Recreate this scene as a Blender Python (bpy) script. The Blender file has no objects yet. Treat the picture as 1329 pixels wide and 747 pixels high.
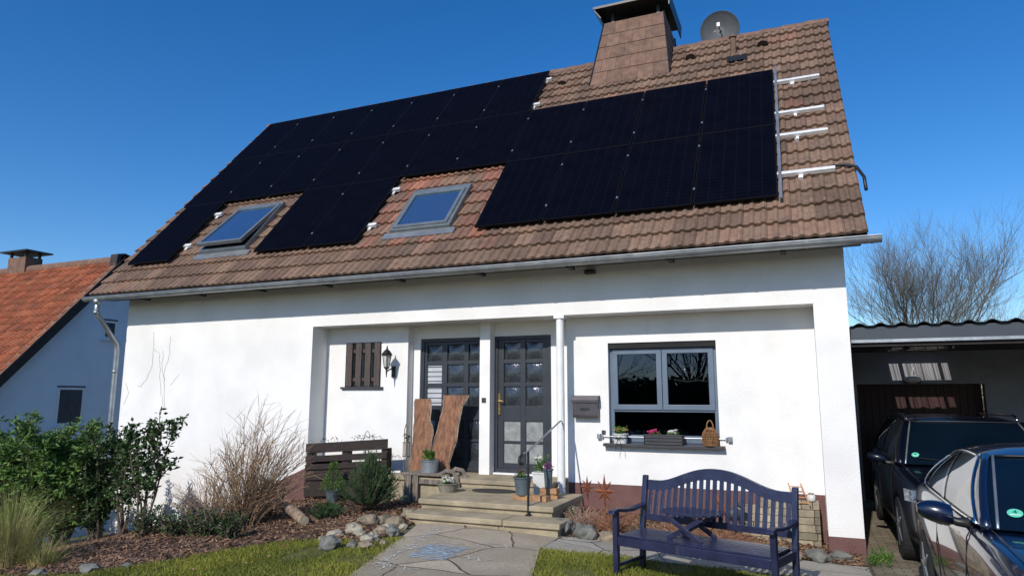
import bpy, math, random
from mathutils import Vector, Matrix, noise
R = math.radians; PI = math.pi
random.seed(11)
sc = bpy.context.scene; COL = sc.collection

# ------------------------------------------------------------------ ground height
KX=[-60,-30,-14,-8.5,-6,-4,-2,0,2,4.4,6,9,60]
KY=[-9.6,-3,0]
KZ=[[-3.0,-2.8,-2.4,-1.4,-.95,-.65,-.55,-.48,-.48,-.5,-.55,-.6,-.6],
[-3.2,-3.0,-2.6,-1.6,-1.02,-.62,-.5,-.42,-.48,-.6,-.68,-.7,-.7],
[-3.2,-3.0,-2.5,-1.5,-1.0,-.58,-.45,-.42,-.55,-.76,-.76,-.76,-.76]]
def interp(x,xs,ys):
    if x<=xs[0]: return ys[0]
    if x>=xs[-1]: return ys[-1]
    for i in range(len(xs)-1):
        if x<=xs[i+1]:
            t=(x-xs[i])/(xs[i+1]-xs[i]); return ys[i]*(1-t)+ys[i+1]*t
def g(x,y): return interp(y,KY,[interp(x,KX,k) for k in KZ])

# ------------------------------------------------------------------ materials
def mat(name, c, c2=None, sc1=6.0, rough=.7, bump=0.0, bs=60.0, metal=0.0, spec=.5, coat=0.0, contrast=(.35,.65), detail=6, coord='Object', stretch=None):
    m=bpy.data.materials.new(name); m.use_nodes=True
    nt=m.node_tree; N=nt.nodes; Lk=nt.links; b=N['Principled BSDF']
    b.inputs['Roughness'].default_value=rough; b.inputs['Metallic'].default_value=metal
    b.inputs['Specular IOR Level'].default_value=spec; b.inputs['Coat Weight'].default_value=coat
    b.inputs['Coat Roughness'].default_value=.03
    tc=N.new('ShaderNodeTexCoord'); vec=tc.outputs[coord]
    if stretch:
        mp=N.new('ShaderNodeMapping'); mp.inputs['Scale'].default_value=stretch; Lk.new(vec,mp.inputs['Vector']); vec=mp.outputs['Vector']
    c=tuple(c)+(1,)
    if c2 is None: c2=tuple(min(1,x*.82) for x in c[:3])
    c2=tuple(c2)+(1,)
    nz=N.new('ShaderNodeTexNoise'); nz.inputs['Scale'].default_value=sc1; nz.inputs['Detail'].default_value=detail
    Lk.new(vec,nz.inputs['Vector'])
    rp=N.new('ShaderNodeValToRGB'); rp.color_ramp.elements[0].position=contrast[0]; rp.color_ramp.elements[1].position=contrast[1]
    rp.color_ramp.elements[0].color=c2; rp.color_ramp.elements[1].color=c
    Lk.new(nz.outputs['Fac'],rp.inputs['Fac']); Lk.new(rp.outputs['Color'],b.inputs['Base Color'])
    if bump:
        n2=N.new('ShaderNodeTexNoise'); n2.inputs['Scale'].default_value=bs; n2.inputs['Detail'].default_value=4
        Lk.new(vec,n2.inputs['Vector'])
        bp=N.new('ShaderNodeBump'); bp.inputs['Strength'].default_value=bump; bp.inputs['Distance'].default_value=.02
        Lk.new(n2.outputs['Fac'],bp.inputs['Height']); Lk.new(bp.outputs['Normal'],b.inputs['Normal'])
    m['b']=1
    return m
def nodes(m): return m.node_tree.nodes, m.node_tree.links, m.node_tree.nodes['Principled BSDF']
def islandvar(m, amt=.35):
    """per-island brightness variation multiplied onto the base colour"""
    N,Lk,b=nodes(m); src=b.inputs['Base Color'].links[0].from_socket
    ge=N.new('ShaderNodeNewGeometry'); mr=N.new('ShaderNodeMapRange'); mr.inputs['To Min'].default_value=1-amt; mr.inputs['To Max'].default_value=1+amt
    Lk.new(ge.outputs['Random Per Island'],mr.inputs['Value'])
    mx=N.new('ShaderNodeVectorMath'); mx.operation='SCALE'; Lk.new(src,mx.inputs[0]); Lk.new(mr.outputs['Result'],mx.inputs['Scale'])
    Lk.new(mx.outputs['Vector'],b.inputs['Base Color']); return m
def leafmat(name,c,c2,sc1=3,trans=.25,rough=.5,amt=.4):
    m=mat(name,c,c2,sc1,rough,spec=.35); islandvar(m,amt)
    N,Lk,b=nodes(m); src=b.inputs['Base Color'].links[0].from_socket
    tr=N.new('ShaderNodeBsdfTranslucent'); Lk.new(src,tr.inputs['Color'])
    mx=N.new('ShaderNodeMixShader'); mx.inputs[0].default_value=trans
    Lk.new(b.outputs[0],mx.inputs[1]); Lk.new(tr.outputs[0],mx.inputs[2]); Lk.new(mx.outputs[0],N['Material Output'].inputs['Surface'])
    return m
M={}
# rendered plaster wall: fine grain, faint dirt
M['plaster']=mat('white_plaster',(.82,.805,.775),(.74,.72,.685),1.3,.9,.42,80,contrast=(.3,.6))
def stain(m,color,zc,zw,scale,thr):
    N,Lk,b=nodes(m); src=b.inputs['Base Color'].links[0].from_socket
    tc=N.new('ShaderNodeTexCoord'); mp=N.new('ShaderNodeMapping'); mp.inputs['Scale'].default_value=(scale,scale,scale*.25)
    Lk.new(tc.outputs['Object'],mp.inputs['Vector'])
    nz=N.new('ShaderNodeTexNoise'); nz.inputs['Scale'].default_value=1; nz.inputs['Detail'].default_value=8; Lk.new(mp.outputs[0],nz.inputs['Vector'])
    r=N.new('ShaderNodeMapRange'); r.inputs['From Min'].default_value=thr; r.inputs['From Max'].default_value=thr+.22; Lk.new(nz.outputs['Fac'],r.inputs['Value'])
    mul=N.new('ShaderNodeMath'); mul.operation='MULTIPLY'; mul.inputs[1].default_value=.55; Lk.new(r.outputs[0],mul.inputs[0])
    mx=N.new('ShaderNodeMix'); mx.data_type='RGBA'; Lk.new(mul.outputs[0],mx.inputs['Factor']); Lk.new(src,mx.inputs['A']); mx.inputs['B'].default_value=tuple(color)+(1,)
    Lk.new(mx.outputs['Result'],b.inputs['Base Color'])
stain(M['plaster'],(.55,.50,.44),0,0,5,.66)
M['porch']=mat('white_porch_plaster',(.82,.805,.77),(.75,.73,.695),2.3,.9,.42,80,contrast=(.3,.6))
stain(M['porch'],(.5,.42,.34),0,0,9,.68)
M['plinth']=mat('maroon_plinth_paint',(.155,.075,.068),(.12,.058,.052),5,.8,.4,50)
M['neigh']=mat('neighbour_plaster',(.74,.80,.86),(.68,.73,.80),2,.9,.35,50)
# roof tile: per-tile colour attribute x noise
def tilemat(name,ca,cb,cred):
    m=mat(name,ca,cb,14,.85,.5,70,contrast=(.3,.7)); N,Lk,b=nodes(m); src=b.inputs['Base Color'].links[0].from_socket
    at=N.new('ShaderNodeAttribute'); at.attribute_name='tile'
    sp=N.new('ShaderNodeSeparateColor'); Lk.new(at.outputs['Color'],sp.inputs[0])
    mx=N.new('ShaderNodeMix'); mx.data_type='RGBA'; Lk.new(sp.outputs['Green'],mx.inputs['Factor']); Lk.new(src,mx.inputs['A']); mx.inputs['B'].default_value=tuple(cred)+(1,)
    mr=N.new('ShaderNodeMapRange'); mr.inputs['To Min'].default_value=.68; mr.inputs['To Max'].default_value=1.25; Lk.new(sp.outputs['Red'],mr.inputs['Value'])
    sv=N.new('ShaderNodeVectorMath'); sv.operation='SCALE'; Lk.new(mx.outputs['Result'],sv.inputs[0]); Lk.new(mr.outputs[0],sv.inputs['Scale'])
    # lichen specks
    tc=N.new('ShaderNodeTexCoord'); vz=N.new('ShaderNodeTexNoise'); vz.inputs['Scale'].default_value=26; vz.inputs['Detail'].default_value=5; Lk.new(tc.outputs['Object'],vz.inputs['Vector'])
    r2=N.new('ShaderNodeMapRange'); r2.inputs['From Min'].default_value=.66; r2.inputs['From Max'].default_value=.74; r2.inputs['To Max'].default_value=.6; Lk.new(vz.outputs['Fac'],r2.inputs['Value'])
    m2=N.new('ShaderNodeMix'); m2.data_type='RGBA'; Lk.new(r2.outputs[0],m2.inputs['Factor']); Lk.new(sv.outputs[0],m2.inputs['A']); m2.inputs['B'].default_value=(.42,.36,.27,1)
    v3=N.new('ShaderNodeTexNoise'); v3.inputs['Scale'].default_value=3.2; v3.inputs['Detail'].default_value=8; v3.inputs['Roughness'].default_value=.65; Lk.new(tc.outputs['Object'],v3.inputs['Vector'])
    r3=N.new('ShaderNodeMapRange'); r3.inputs['From Min'].default_value=.52; r3.inputs['From Max'].default_value=.75; r3.inputs['To Max'].default_value=.7; Lk.new(v3.outputs['Fac'],r3.inputs['Value'])
    m3=N.new('ShaderNodeMix'); m3.data_type='RGBA'; Lk.new(r3.outputs[0],m3.inputs['Factor']); Lk.new(m2.outputs['Result'],m3.inputs['A']); m3.inputs['B'].default_value=(.07,.05,.038,1)
    Lk.new(m3.outputs['Result'],b.inputs['Base Color']); return m
M['tile']=tilemat('brown_roof_tile',(.225,.145,.098),(.14,.088,.058),(.36,.13,.08))
M['tile_red']=tilemat('orange_roof_tile',(.36,.095,.035),(.24,.065,.028),(.40,.15,.07))
M['clad']=mat('chimney_cladding',(.21,.118,.078),(.13,.074,.052),7,.8,.4,50)
islandvar(M['clad'],.16); stain(M['clad'],(.36,.31,.22),0,0,14,.66); stain(M['clad'],(.06,.045,.035),0,0,3.3,.6)
M['zinc']=mat('zinc',(.42,.44,.45),(.30,.32,.34),5,.42,.1,20,metal=.75)
M['alu']=mat('aluminium',(.85,.85,.84),(.74,.74,.73),10,.5,metal=.25)
M['black']=mat('black_metal',(.018,.018,.02),(.012,.012,.013),8,.45)
M['darkmetal']=mat('dark_sheet_metal',(.05,.055,.065),(.03,.033,.04),4,.4,metal=.5)
M['dish']=mat('dish_grey',(.05,.058,.066),(.042,.048,.055),5,.6)
M['pvframe']=mat('pv_frame',(.004,.0045,.006),(.003,.0035,.005),5,.5,spec=.15)
def pvmat():
    m=mat('pv_cells',(.0026,.0032,.0075),(.0018,.0022,.0055),3,.42,spec=.06); N,Lk,b=nodes(m)
    src=b.inputs['Base Color'].links[0].from_socket
    tc=N.new('ShaderNodeTexCoord'); sx=N.new('ShaderNodeSeparateXYZ'); Lk.new(tc.outputs['Object'],sx.inputs[0])
    def line(out,per,w):
        d=N.new('ShaderNodeMath'); d.operation='DIVIDE'; d.inputs[1].default_value=per; Lk.new(out,d.inputs[0])
        f=N.new('ShaderNodeMath'); f.operation='FRACT'; Lk.new(d.outputs[0],f.inputs[0])
        l=N.new('ShaderNodeMath'); l.operation='LESS_THAN'; l.inputs[1].default_value=w; Lk.new(f.outputs[0],l.inputs[0]); return l
    a=line(sx.outputs['X'],.18,.05); c=line(sx.outputs['Y'],.09,.08)
    mxx=N.new('ShaderNodeMath'); mxx.operation='MAXIMUM'; Lk.new(a.outputs[0],mxx.inputs[0]); Lk.new(c.outputs[0],mxx.inputs[1])
    k=N.new('ShaderNodeMath'); k.operation='MULTIPLY'; k.inputs[1].default_value=.5; Lk.new(mxx.outputs[0],k.inputs[0])
    mm=N.new('ShaderNodeMix'); mm.data_type='RGBA'; Lk.new(k.outputs[0],mm.inputs['Factor']); Lk.new(src,mm.inputs['A']); mm.inputs['B'].default_value=(.009,.010,.013,1)
    Lk.new(mm.outputs['Result'],b.inputs['Base Color']); return m
M['pv']=pvmat(); M['pv'].node_tree.nodes['Principled BSDF'].inputs['IOR'].default_value=1.15
M['skyglass']=mat('skylight_glass',(.24,.42,.60),(.21,.38,.56),1,.03,metal=.9)
M['mirror']=mat('door_glass',(.05,.06,.07),(.03,.035,.04),30,.10,.25,40,spec=1.0,metal=.25)
M['frost']=mat('frosted_glass',(.30,.31,.30),(.20,.21,.20),9,.22,.3,30,spec=.8)
M['doorf']=mat('anthracite_door',(.028,.033,.042),(.022,.026,.034),6,.45,.05,40)
M['winf']=mat('slate_window_frame',(.12,.16,.21),(.105,.14,.185),5,.4)
M['whitepaint']=mat('white_paint',(.80,.80,.78),(.72,.72,.70),5,.5,.05,40)
M['blindsrefl']=mat('reflected_blinds',(.48,.49,.52),(.42,.43,.45),5,.6)  # pale pane colour stands in for a reflection of blinds
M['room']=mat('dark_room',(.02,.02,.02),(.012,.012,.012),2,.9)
def glassmat():
    m=bpy.data.materials.new('window_glass'); m.use_nodes=True; nt=m.node_tree; N=nt.nodes; Lk=nt.links
    N.remove(N['Principled BSDF']); t=N.new('ShaderNodeBsdfTransparent'); t.inputs['Color'].default_value=(.55,.58,.6,1)
    gl=N.new('ShaderNodeBsdfGlossy'); gl.inputs['Roughness'].default_value=.01; gl.inputs['Color'].default_value=(.45,.62,1,1)
    fr=N.new('ShaderNodeFresnel'); fr.inputs['IOR'].default_value=1.6
    mx=N.new('ShaderNodeMixShader'); Lk.new(fr.outputs[0],mx.inputs[0]); Lk.new(t.outputs[0],mx.inputs[1]); Lk.new(gl.outputs[0],mx.inputs[2])
    Lk.new(mx.outputs[0],N['Material Output'].inputs['Surface']); return m
M['glass']=glassmat()
M['stone']=mat('sandstone_step',(.40,.33,.22),(.24,.20,.13),4,.85,.6,30,contrast=(.3,.7))
def flagmat(name,c,c2,scale,joint=(.05,.045,.03)):
    m=mat(name,c,c2,2.5,.85,0,contrast=(.25,.75)); N,Lk,b=nodes(m); src=b.inputs['Base Color'].links[0].from_socket
    tc=N.new('ShaderNodeTexCoord'); nz=N.new('ShaderNodeTexNoise'); nz.inputs['Scale'].default_value=3; Lk.new(tc.outputs['Object'],nz.inputs['Vector'])
    ad=N.new('ShaderNodeVectorMath'); ad.operation='MULTIPLY_ADD'; ad.inputs[1].default_value=(.12,.12,0); Lk.new(nz.outputs['Color'],ad.inputs[0]); Lk.new(tc.outputs['Object'],ad.inputs[2])
    flat=N.new('ShaderNodeVectorMath'); flat.operation='MULTIPLY'; flat.inputs[1].default_value=(1,1,0); Lk.new(ad.outputs[0],flat.inputs[0])
    vo=N.new('ShaderNodeTexVoronoi'); vo.feature='DISTANCE_TO_EDGE'; vo.inputs['Scale'].default_value=scale; Lk.new(flat.outputs[0],vo.inputs['Vector'])
    vc=N.new('ShaderNodeTexVoronoi'); vc.inputs['Scale'].default_value=scale; Lk.new(flat.outputs[0],vc.inputs['Vector'])
    sep=N.new('ShaderNodeSeparateColor'); Lk.new(vc.outputs['Color'],sep.inputs[0])
    mr=N.new('ShaderNodeMapRange'); mr.inputs['To Min'].default_value=.78; mr.inputs['To Max'].default_value=1.18; Lk.new(sep.outputs[0],mr.inputs['Value'])
    sv=N.new('ShaderNodeVectorMath'); sv.operation='SCALE'; Lk.new(src,sv.inputs[0]); Lk.new(mr.outputs[0],sv.inputs['Scale'])
    n5=N.new('ShaderNodeTexNoise'); n5.inputs['Scale'].default_value=40; n5.inputs['Detail'].default_value=5; Lk.new(tc.outputs['Object'],n5.inputs['Vector'])
    r5=N.new('ShaderNodeMapRange'); r5.inputs['From Min'].default_value=.3; r5.inputs['From Max'].default_value=.7; r5.inputs['To Min'].default_value=.8; r5.inputs['To Max'].default_value=1.15; Lk.new(n5.outputs['Fac'],r5.inputs['Value'])
    s5=N.new('ShaderNodeVectorMath'); s5.operation='SCALE'; Lk.new(sv.outputs[0],s5.inputs[0]); Lk.new(r5.outputs[0],s5.inputs['Scale'])
    jr=N.new('ShaderNodeMapRange'); jr.inputs['From Min'].default_value=.004; jr.inputs['From Max'].default_value=.014; Lk.new(vo.outputs['Distance'],jr.inputs['Value'])
    mx=N.new('ShaderNodeMix'); mx.data_type='RGBA'; Lk.new(jr.outputs[0],mx.inputs['Factor']); mx.inputs['A'].default_value=tuple(joint)+(1,); Lk.new(s5.outputs[0],mx.inputs['B'])
    Lk.new(mx.outputs['Result'],b.inputs['Base Color'])
    bp=N.new('ShaderNodeBump'); bp.inputs['Strength'].default_value=.7; bp.inputs['Distance'].default_value=.02
    hs=N.new('ShaderNodeMath'); hs.operation='MULTIPLY_ADD'; hs.inputs[1].default_value=.35; Lk.new(n5.outputs['Fac'],hs.inputs[0]); Lk.new(jr.outputs[0],hs.inputs[2])
    Lk.new(hs.outputs[0],bp.inputs['Height']); Lk.new(bp.outputs[0],b.inputs['Normal']); return m
M['flag']=flagmat('flagstones',(.44,.37,.27),(.32,.265,.19),1.05,(.13,.085,.05))
M['flag2']=flagmat('border_slabs',(.38,.35,.29),(.28,.255,.21),1.6)
def pavermat():
    m=mat('drive_pavers',(.25,.21,.15),(.16,.13,.09),1.6,.9,0); N,Lk,b=nodes(m); src=b.inputs['Base Color'].links[0].from_socket
    tc=N.new('ShaderNodeTexCoord'); br=N.new('ShaderNodeTexBrick'); br.inputs['Scale'].default_value=1; br.inputs['Brick Width'].default_value=.2; br.inputs['Row Height'].default_value=.1; br.inputs['Mortar Size'].default_value=.006
    br.inputs['Color1'].default_value=(1,1,1,1); br.inputs['Color2'].default_value=(.72,.7,.68,1); br.inputs['Mortar'].default_value=(.25,.27,.15,1)
    Lk.new(tc.outputs['Object'],br.inputs['Vector'])
    mx=N.new('ShaderNodeVectorMath'); mx.operation='MULTIPLY'; Lk.new(src,mx.inputs[0]); Lk.new(br.outputs['Color'],mx.inputs[1]); Lk.new(mx.outputs[0],b.inputs['Base Color'])
    bp=N.new('ShaderNodeBump'); bp.inputs['Strength'].default_value=.5; bp.inputs['Distance'].default_value=.01; bp.invert=True; Lk.new(br.outputs['Fac'],bp.inputs['Height']); Lk.new(bp.outputs[0],b.inputs['Normal']); return m
M['paver']=pavermat()
M['soil']=mat('mulch_soil',(.13,.07,.045),(.06,.035,.024),9,.95,.9,35)
M['chip']=islandvar(mat('bark_chips',(.26,.15,.085),(.11,.063,.04),4,.9),.5)
M['lawn']=mat('lawn_base',(.14,.13,.035),(.075,.08,.018),5,.95,.8,60)
M['blade']=leafmat('grass_blades',(.30,.30,.05),(.15,.18,.028),1.2,.3,.6,.45)
M['earth']=mat('rough_ground',(.10,.105,.04),(.07,.06,.035),1.2,.95,.6,25)
M['drygrass']=leafmat('dry_grass',(.52,.42,.19),(.22,.26,.07),2.5,.3,.6,.35)
M['laurel']=leafmat('laurel_leaf',(.055,.105,.028),(.03,.06,.017),4,.12,.4,.5)
M['hedge']=leafmat('hedge_leaf',(.135,.235,.05),(.075,.14,.03),3,.2,.5,.5)
M['pine']=leafmat('pine_needle',(.07,.145,.045),(.04,.09,.028),5,.1,.55,.4)
M['green']=leafmat('fresh_leaf',(.10,.20,.03),(.06,.13,.02),9,.2,.5,.4)
M['twig']=islandvar(mat('dry_twig',(.33,.215,.12),(.17,.105,.058),12,.85),.35)
M['twigred']=islandvar(mat('red_dry_twig',(.34,.16,.085),(.20,.09,.05),12,.85),.35)
M['pinkheath']=islandvar(mat('pale_dry_heather',(.44,.29,.22),(.30,.19,.14),12,.85),.35)
M['bark']=mat('tree_bark',(.14,.105,.075),(.075,.055,.04),20,.9,.5,40)
M['branch']=mat('branch_bark',(.15,.135,.105),(.10,.088,.068),8,.9)
M['logm']=mat('log_bark',(.38,.28,.19),(.17,.12,.085),16,.9,.7,40)
M['slab']=mat('live_edge_wood',(.33,.15,.072),(.12,.052,.028),3.5,.55,.8,22,stretch=(7,7,1.6),contrast=(.32,.62),detail=10)
stain(M['slab'],(.08,.03,.018),0,0,11,.53)
M['slabedge']=mat('slab_bark_edge',(.36,.27,.20),(.12,.075,.05),9,.9,.6,30)
M['oldwood']=mat('weathered_grey_wood',(.27,.225,.18),(.12,.10,.08),4,.85,.6,30,stretch=(8,8,1.5))
M['pallet']=mat('charred_brown_wood',(.030,.015,.010),(.012,.007,.005),6,.6,.5,30,stretch=(2,6,6))
M['shutter']=mat('dark_shutter_wood',(.085,.06,.05),(.05,.036,.03),5,.6,.3,30,stretch=(6,6,1))
M['bench']=mat('blue_bench_paint',(.020,.024,.064),(.012,.014,.040),6,.33,.12,30,spec=.6)
stain(M['bench'],(.055,.06,.10),0,0,16,.6)
M['rust']=mat('rusty_iron',(.27,.088,.038),(.13,.042,.022),14,.85,.5,50)
M['brick']=mat('brick_orange',(.42,.24,.12),(.28,.15,.08),12,.9,.5,50)
M['tan']=mat('tan_stone_block',(.36,.30,.20),(.23,.19,.13),8,.9,.5,40); islandvar(M['tan'],.45)
M['zincpot']=mat('galvanised_pot',(.36,.40,.42),(.26,.30,.32),6,.4,.1,20,metal=.5)
M['bluepot']=mat('teal_grey_pot',(.10,.13,.142),(.07,.095,.105),6,.45)
M['whitepot']=mat('white_pot',(.66,.66,.64),(.55,.55,.52),8,.5)
M['claypot']=mat('grey_clay_bowl',(.24,.22,.17),(.16,.14,.11),8,.8,.3,40)
M['anth']=mat('anthracite_plastic',(.045,.045,.05),(.035,.035,.04),8,.5)
M['mail']=mat('mailbox_grey',(.085,.075,.085),(.065,.058,.066),5,.42,metal=.3)
M['rattan']=mat('rattan',(.34,.17,.07),(.18,.085,.035),30,.7,.6,60)
M['white']=islandvar(mat('white_petal',(.80,.80,.74),(.7,.7,.6),9,.6),.1)
M['pink']=islandvar(mat('pink_petal',(.62,.06,.20),(.45,.03,.14),9,.6),.25)
M['purple']=islandvar(mat('purple_petal',(.28,.09,.22),(.16,.05,.13),9,.6),.25)
M['yellow']=islandvar(mat('yellow_petal',(.6,.48,.2),(.5,.33,.12),9,.6),.2)
M['mat']=mat('rubber_mat',(.04,.037,.034),(.025,.023,.02),30,.9,.5,60)
M['chalk']=mat('white_chalk',(.62,.62,.60),(.36,.34,.30),40,.95,contrast=(.4,.6))
M['chalkb']=mat('blue_chalk',(.33,.45,.56),(.29,.31,.30),26,.95,contrast=(.38,.62))
M['lampglass']=mat('lantern_glass',(.55,.53,.48),(.45,.43,.38),6,.15,spec=.8)
M['carblue']=mat('navy_car_paint',(.003,.007,.028),(.002,.006,.024),2,.25,coat=1.0,spec=.6)
M['carblack']=mat('blackblue_car_paint',(.002,.004,.012),(.0015,.003,.009),2,.35,coat=.45,spec=.25)
M['carglass']=mat('car_glass',(.010,.013,.016),(.009,.011,.014),2,.02,spec=1.0)
M['carglass'].node_tree.nodes['Principled BSDF'].inputs['IOR'].default_value=2.9
M['screenglass']=mat('windscreen_glass',(.003,.008,.016),(.002,.006,.012),2,.02,spec=.45)
M['tyre']=mat('tyre_rubber',(.018,.018,.018),(.012,.012,.012),12,.85)
M['screengrey']=mat('grey_net_curtain',(.045,.055,.07),(.02,.026,.036),5,.25,stretch=(1,14,1))
M['chrome']=mat('chrome',(.75,.75,.75),(.7,.7,.7),4,.12,metal=1.0)
M['headlight']=mat('headlight_lens',(.35,.38,.42),(.12,.13,.15),18,.08,metal=.6)
M['sticker']=mat('green_sticker',(.10,.55,.36),(.09,.5,.33),4,.6)
M['carportwall']=mat('carport_wall',(.30,.30,.32),(.24,.24,.26),3,.9,.3,40)
M['fascia']=mat('grey_fascia',(.042,.055,.070),(.036,.046,.06),3,.6)
M['reddoor']=mat('red_brown_door',(.05,.012,.010),(.035,.009,.008),5,.6)
M['corr']=mat('corrugated_roof_sheet',(.08,.09,.10),(.05,.056,.062),3,.7)
M['beech']=leafmat('beech_leaf',(.30,.19,.08),(.20,.12,.05),3,.2,.6,.4)
M['brown']=mat('dark_brown_board',(.035,.024,.02),(.022,.016,.013),6,.7,.3,30)
M['eave']=mat('eave_boards',(.20,.19,.17),(.14,.13,.115),4,.8)
M['cable']=mat('black_cable',(.01,.01,.01),(.008,.008,.008),6,.5)
# rocks
M['rock']=mat('field_stone',(.28,.225,.15),(.14,.115,.085),7,.9,.7,25)
M['rockg']=mat('grey_field_stone',(.19,.19,.165),(.10,.10,.085),7,.9,.7,25)
M['rockw']=mat('pale_field_stone',(.40,.36,.27),(.22,.195,.145),9,.9,.7,25)

# ------------------------------------------------------------------ mesh builder
class MB:
    def __init__(s): s.v=[]; s.f=[]
    def add(s,vs,fs):
        o=len(s.v); s.v.extend([tuple(v) for v in vs]); s.f.extend([tuple(i+o for i in f) for f in fs]); return s
    def box(s,x0,x1,y0,y1,z0,z1,mtx=None):
        vs=[Vector((x,y,z)) for z in (z0,z1) for y in (y0,y1) for x in (x0,x1)]
        if mtx is not None: vs=[mtx@v for v in vs]
        return s.add(vs,[(0,2,3,1),(4,5,7,6),(0,1,5,4),(2,6,7,3),(0,4,6,2),(1,3,7,5)])
    def tube(s,pts,rad,n=8,cap=True,closed=False):
        pts=[Vector(p) for p in pts]; m=len(pts)
        if not hasattr(rad,'__len__'): rad=[rad]*m
        rings=[]; up=None
        for i,p in enumerate(pts):
            a=pts[max(0,i-1)]; b=pts[min(m-1,i+1)]
            if closed: a=pts[(i-1)%m]; b=pts[(i+1)%m]
            d=(b-a); d=d.normalized() if d.length>1e-9 else Vector((0,0,1))
            if up is None: up=Vector((0,0,1)) if abs(d.z)<.9 else Vector((1,0,0))
            u=(up-d*up.dot(d)); u=u.normalized() if u.length>1e-6 else d.orthogonal().normalized()
            up=u; w=d.cross(u)
            rings.append([p+(u*math.cos(2*PI*k/n)+w*math.sin(2*PI*k/n))*rad[i] for k in range(n)])
        vs=[v for r in rings for v in r]; fs=[]
        for i in range(m-1 if not closed else m):
            j=(i+1)%m
            for k in range(n): fs.append((i*n+k,i*n+(k+1)%n,j*n+(k+1)%n,j*n+k))
        if cap and not closed: fs.append(tuple(range(n-1,-1,-1))); fs.append(tuple((m-1)*n+k for k in range(n)))
        return s.add(vs,fs)
    def lathe(s,prof,c,n=20,mtx=None):
        c=Vector(c); vs=[];fs=[]; m=len(prof)
        for r,z in prof:
            for k in range(n):
                v=Vector((r*math.cos(2*PI*k/n),r*math.sin(2*PI*k/n),z))
                vs.append((mtx@v if mtx is not None else v)+c)
        for i in range(m-1):
            for k in range(n): fs.append((i*n+k,i*n+(k+1)%n,(i+1)*n+(k+1)%n,(i+1)*n+k))
        fs.append(tuple(range(n-1,-1,-1))); fs.append(tuple((m-1)*n+k for k in range(n)))
        return s.add(vs,fs)
    def prism(s,poly,ax,a,b):
        """poly in the two other axes, extruded along ax from a to b"""
        n=len(poly)
        def P(q,t):
            return {'x':(t,q[0],q[1]),'y':(q[0],t,q[1]),'z':(q[0],q[1],t)}[ax]
        vs=[P(q,a) for q in poly]+[P(q,b) for q in poly]
        fs=[tuple(range(n))[::-1],tuple(range(n,2*n))]+[(i,(i+1)%n,n+(i+1)%n,n+i) for i in range(n)]
        return s.add(vs,fs)
    def quad(s,a,b,c,d): return s.add([a,b,c,d],[(0,1,2,3)])
    def grid(s,P):
        nr=len(P);nc=len(P[0]); return s.add([p for r in P for p in r],[(i*nc+j,i*nc+j+1,(i+1)*nc+j+1,(i+1)*nc+j) for i in range(nr-1) for j in range(nc-1)])
    def blob(s,c,r,seed=0,sub=2,amp=.2,sq=(1,1,1),rot=0):
        import bmesh
        bm=bmesh.new(); bmesh.ops.create_icosphere(bm,subdivisions=sub,radius=1)
        mt=Matrix.Rotation(rot,4,'Z'); vs=[]
        for v in bm.verts:
            p=v.co.copy(); k=1+amp*noise.noise(p*1.3+Vector((seed*3.1,seed*1.7,0)))*2
            q=Vector((p.x*sq[0],p.y*sq[1],p.z*sq[2]))*k*r
            vs.append(mt@q+Vector(c))
        fs=[tuple(v.index for v in f.verts) for f in bm.faces]; bm.free()
        return s.add(vs,fs)
def xf(parent):
    p=parent
    while p is not None and p.parent is not None: p=p.parent
    if p is None: return Matrix.Identity(4)
    return (Matrix.Translation(p.location)@Matrix.Rotation(p.rotation_euler.z,4,'Z')).inverted()
def part(name,mb,m,parent=None,bevel=0,smooth=False,label=None,local=False,flat_angle=None):
    me=bpy.data.meshes.new(name); T=Matrix.Identity(4) if local else xf(parent)
    me.from_pydata([tuple(T@Vector(v)) for v in mb.v],[],mb.f); me.update()
    ms=m if isinstance(m,(list,tuple)) else [m]
    for x in ms: me.materials.append(x if not isinstance(x,str) else M[x])
    import bmesh
    if len(mb.f)<4000:
        bm=bmesh.new(); bm.from_mesh(me); bmesh.ops.recalc_face_normals(bm,faces=bm.faces); bm.to_mesh(me); bm.free()
    if smooth: 
        for p in me.polygons: p.use_smooth=True
    o=bpy.data.objects.new(name,me); COL.objects.link(o); o.parent=parent
    if bevel:
        b=o.modifiers.new('bevel','BEVEL'); b.width=bevel; b.segments=2; b.limit_method='ANGLE'; b.angle_limit=R(40)
    if label: o['label']=label
    return o
def tag(o,label,cat,group=None):
    o['label']=label; o['category']=cat
    if group: o['group']=group
    return o
def thing(name,label,cat,loc=(0,0,0),rz=0,group=None):
    o=bpy.data.objects.new(name,None); COL.objects.link(o); o.location=loc; o.rotation_euler=(0,0,rz); o.empty_display_size=.1
    return tag(o,label,cat,group)
def one(name,mb,m,label,cat,group=None,loc=None,**k):
    """a thing that is one mesh; its origin at loc"""
    if loc is not None:
        L=Vector(loc); mb.v=[tuple(Vector(v)-L) for v in mb.v]
    o=part(name,mb,m,None,**k); 
    if loc is not None: o.location=loc
    return tag(o,label,cat,group)
def structure(name,mb,m,**k):
    o=part(name,mb,m,None,**k); o['kind']='structure'; return o
def copy_tree(o,parent=None):
    c=o.copy(); COL.objects.link(c); c.parent=parent
    for ch in list(o.children): copy_tree(ch,c)
    return c

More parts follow.
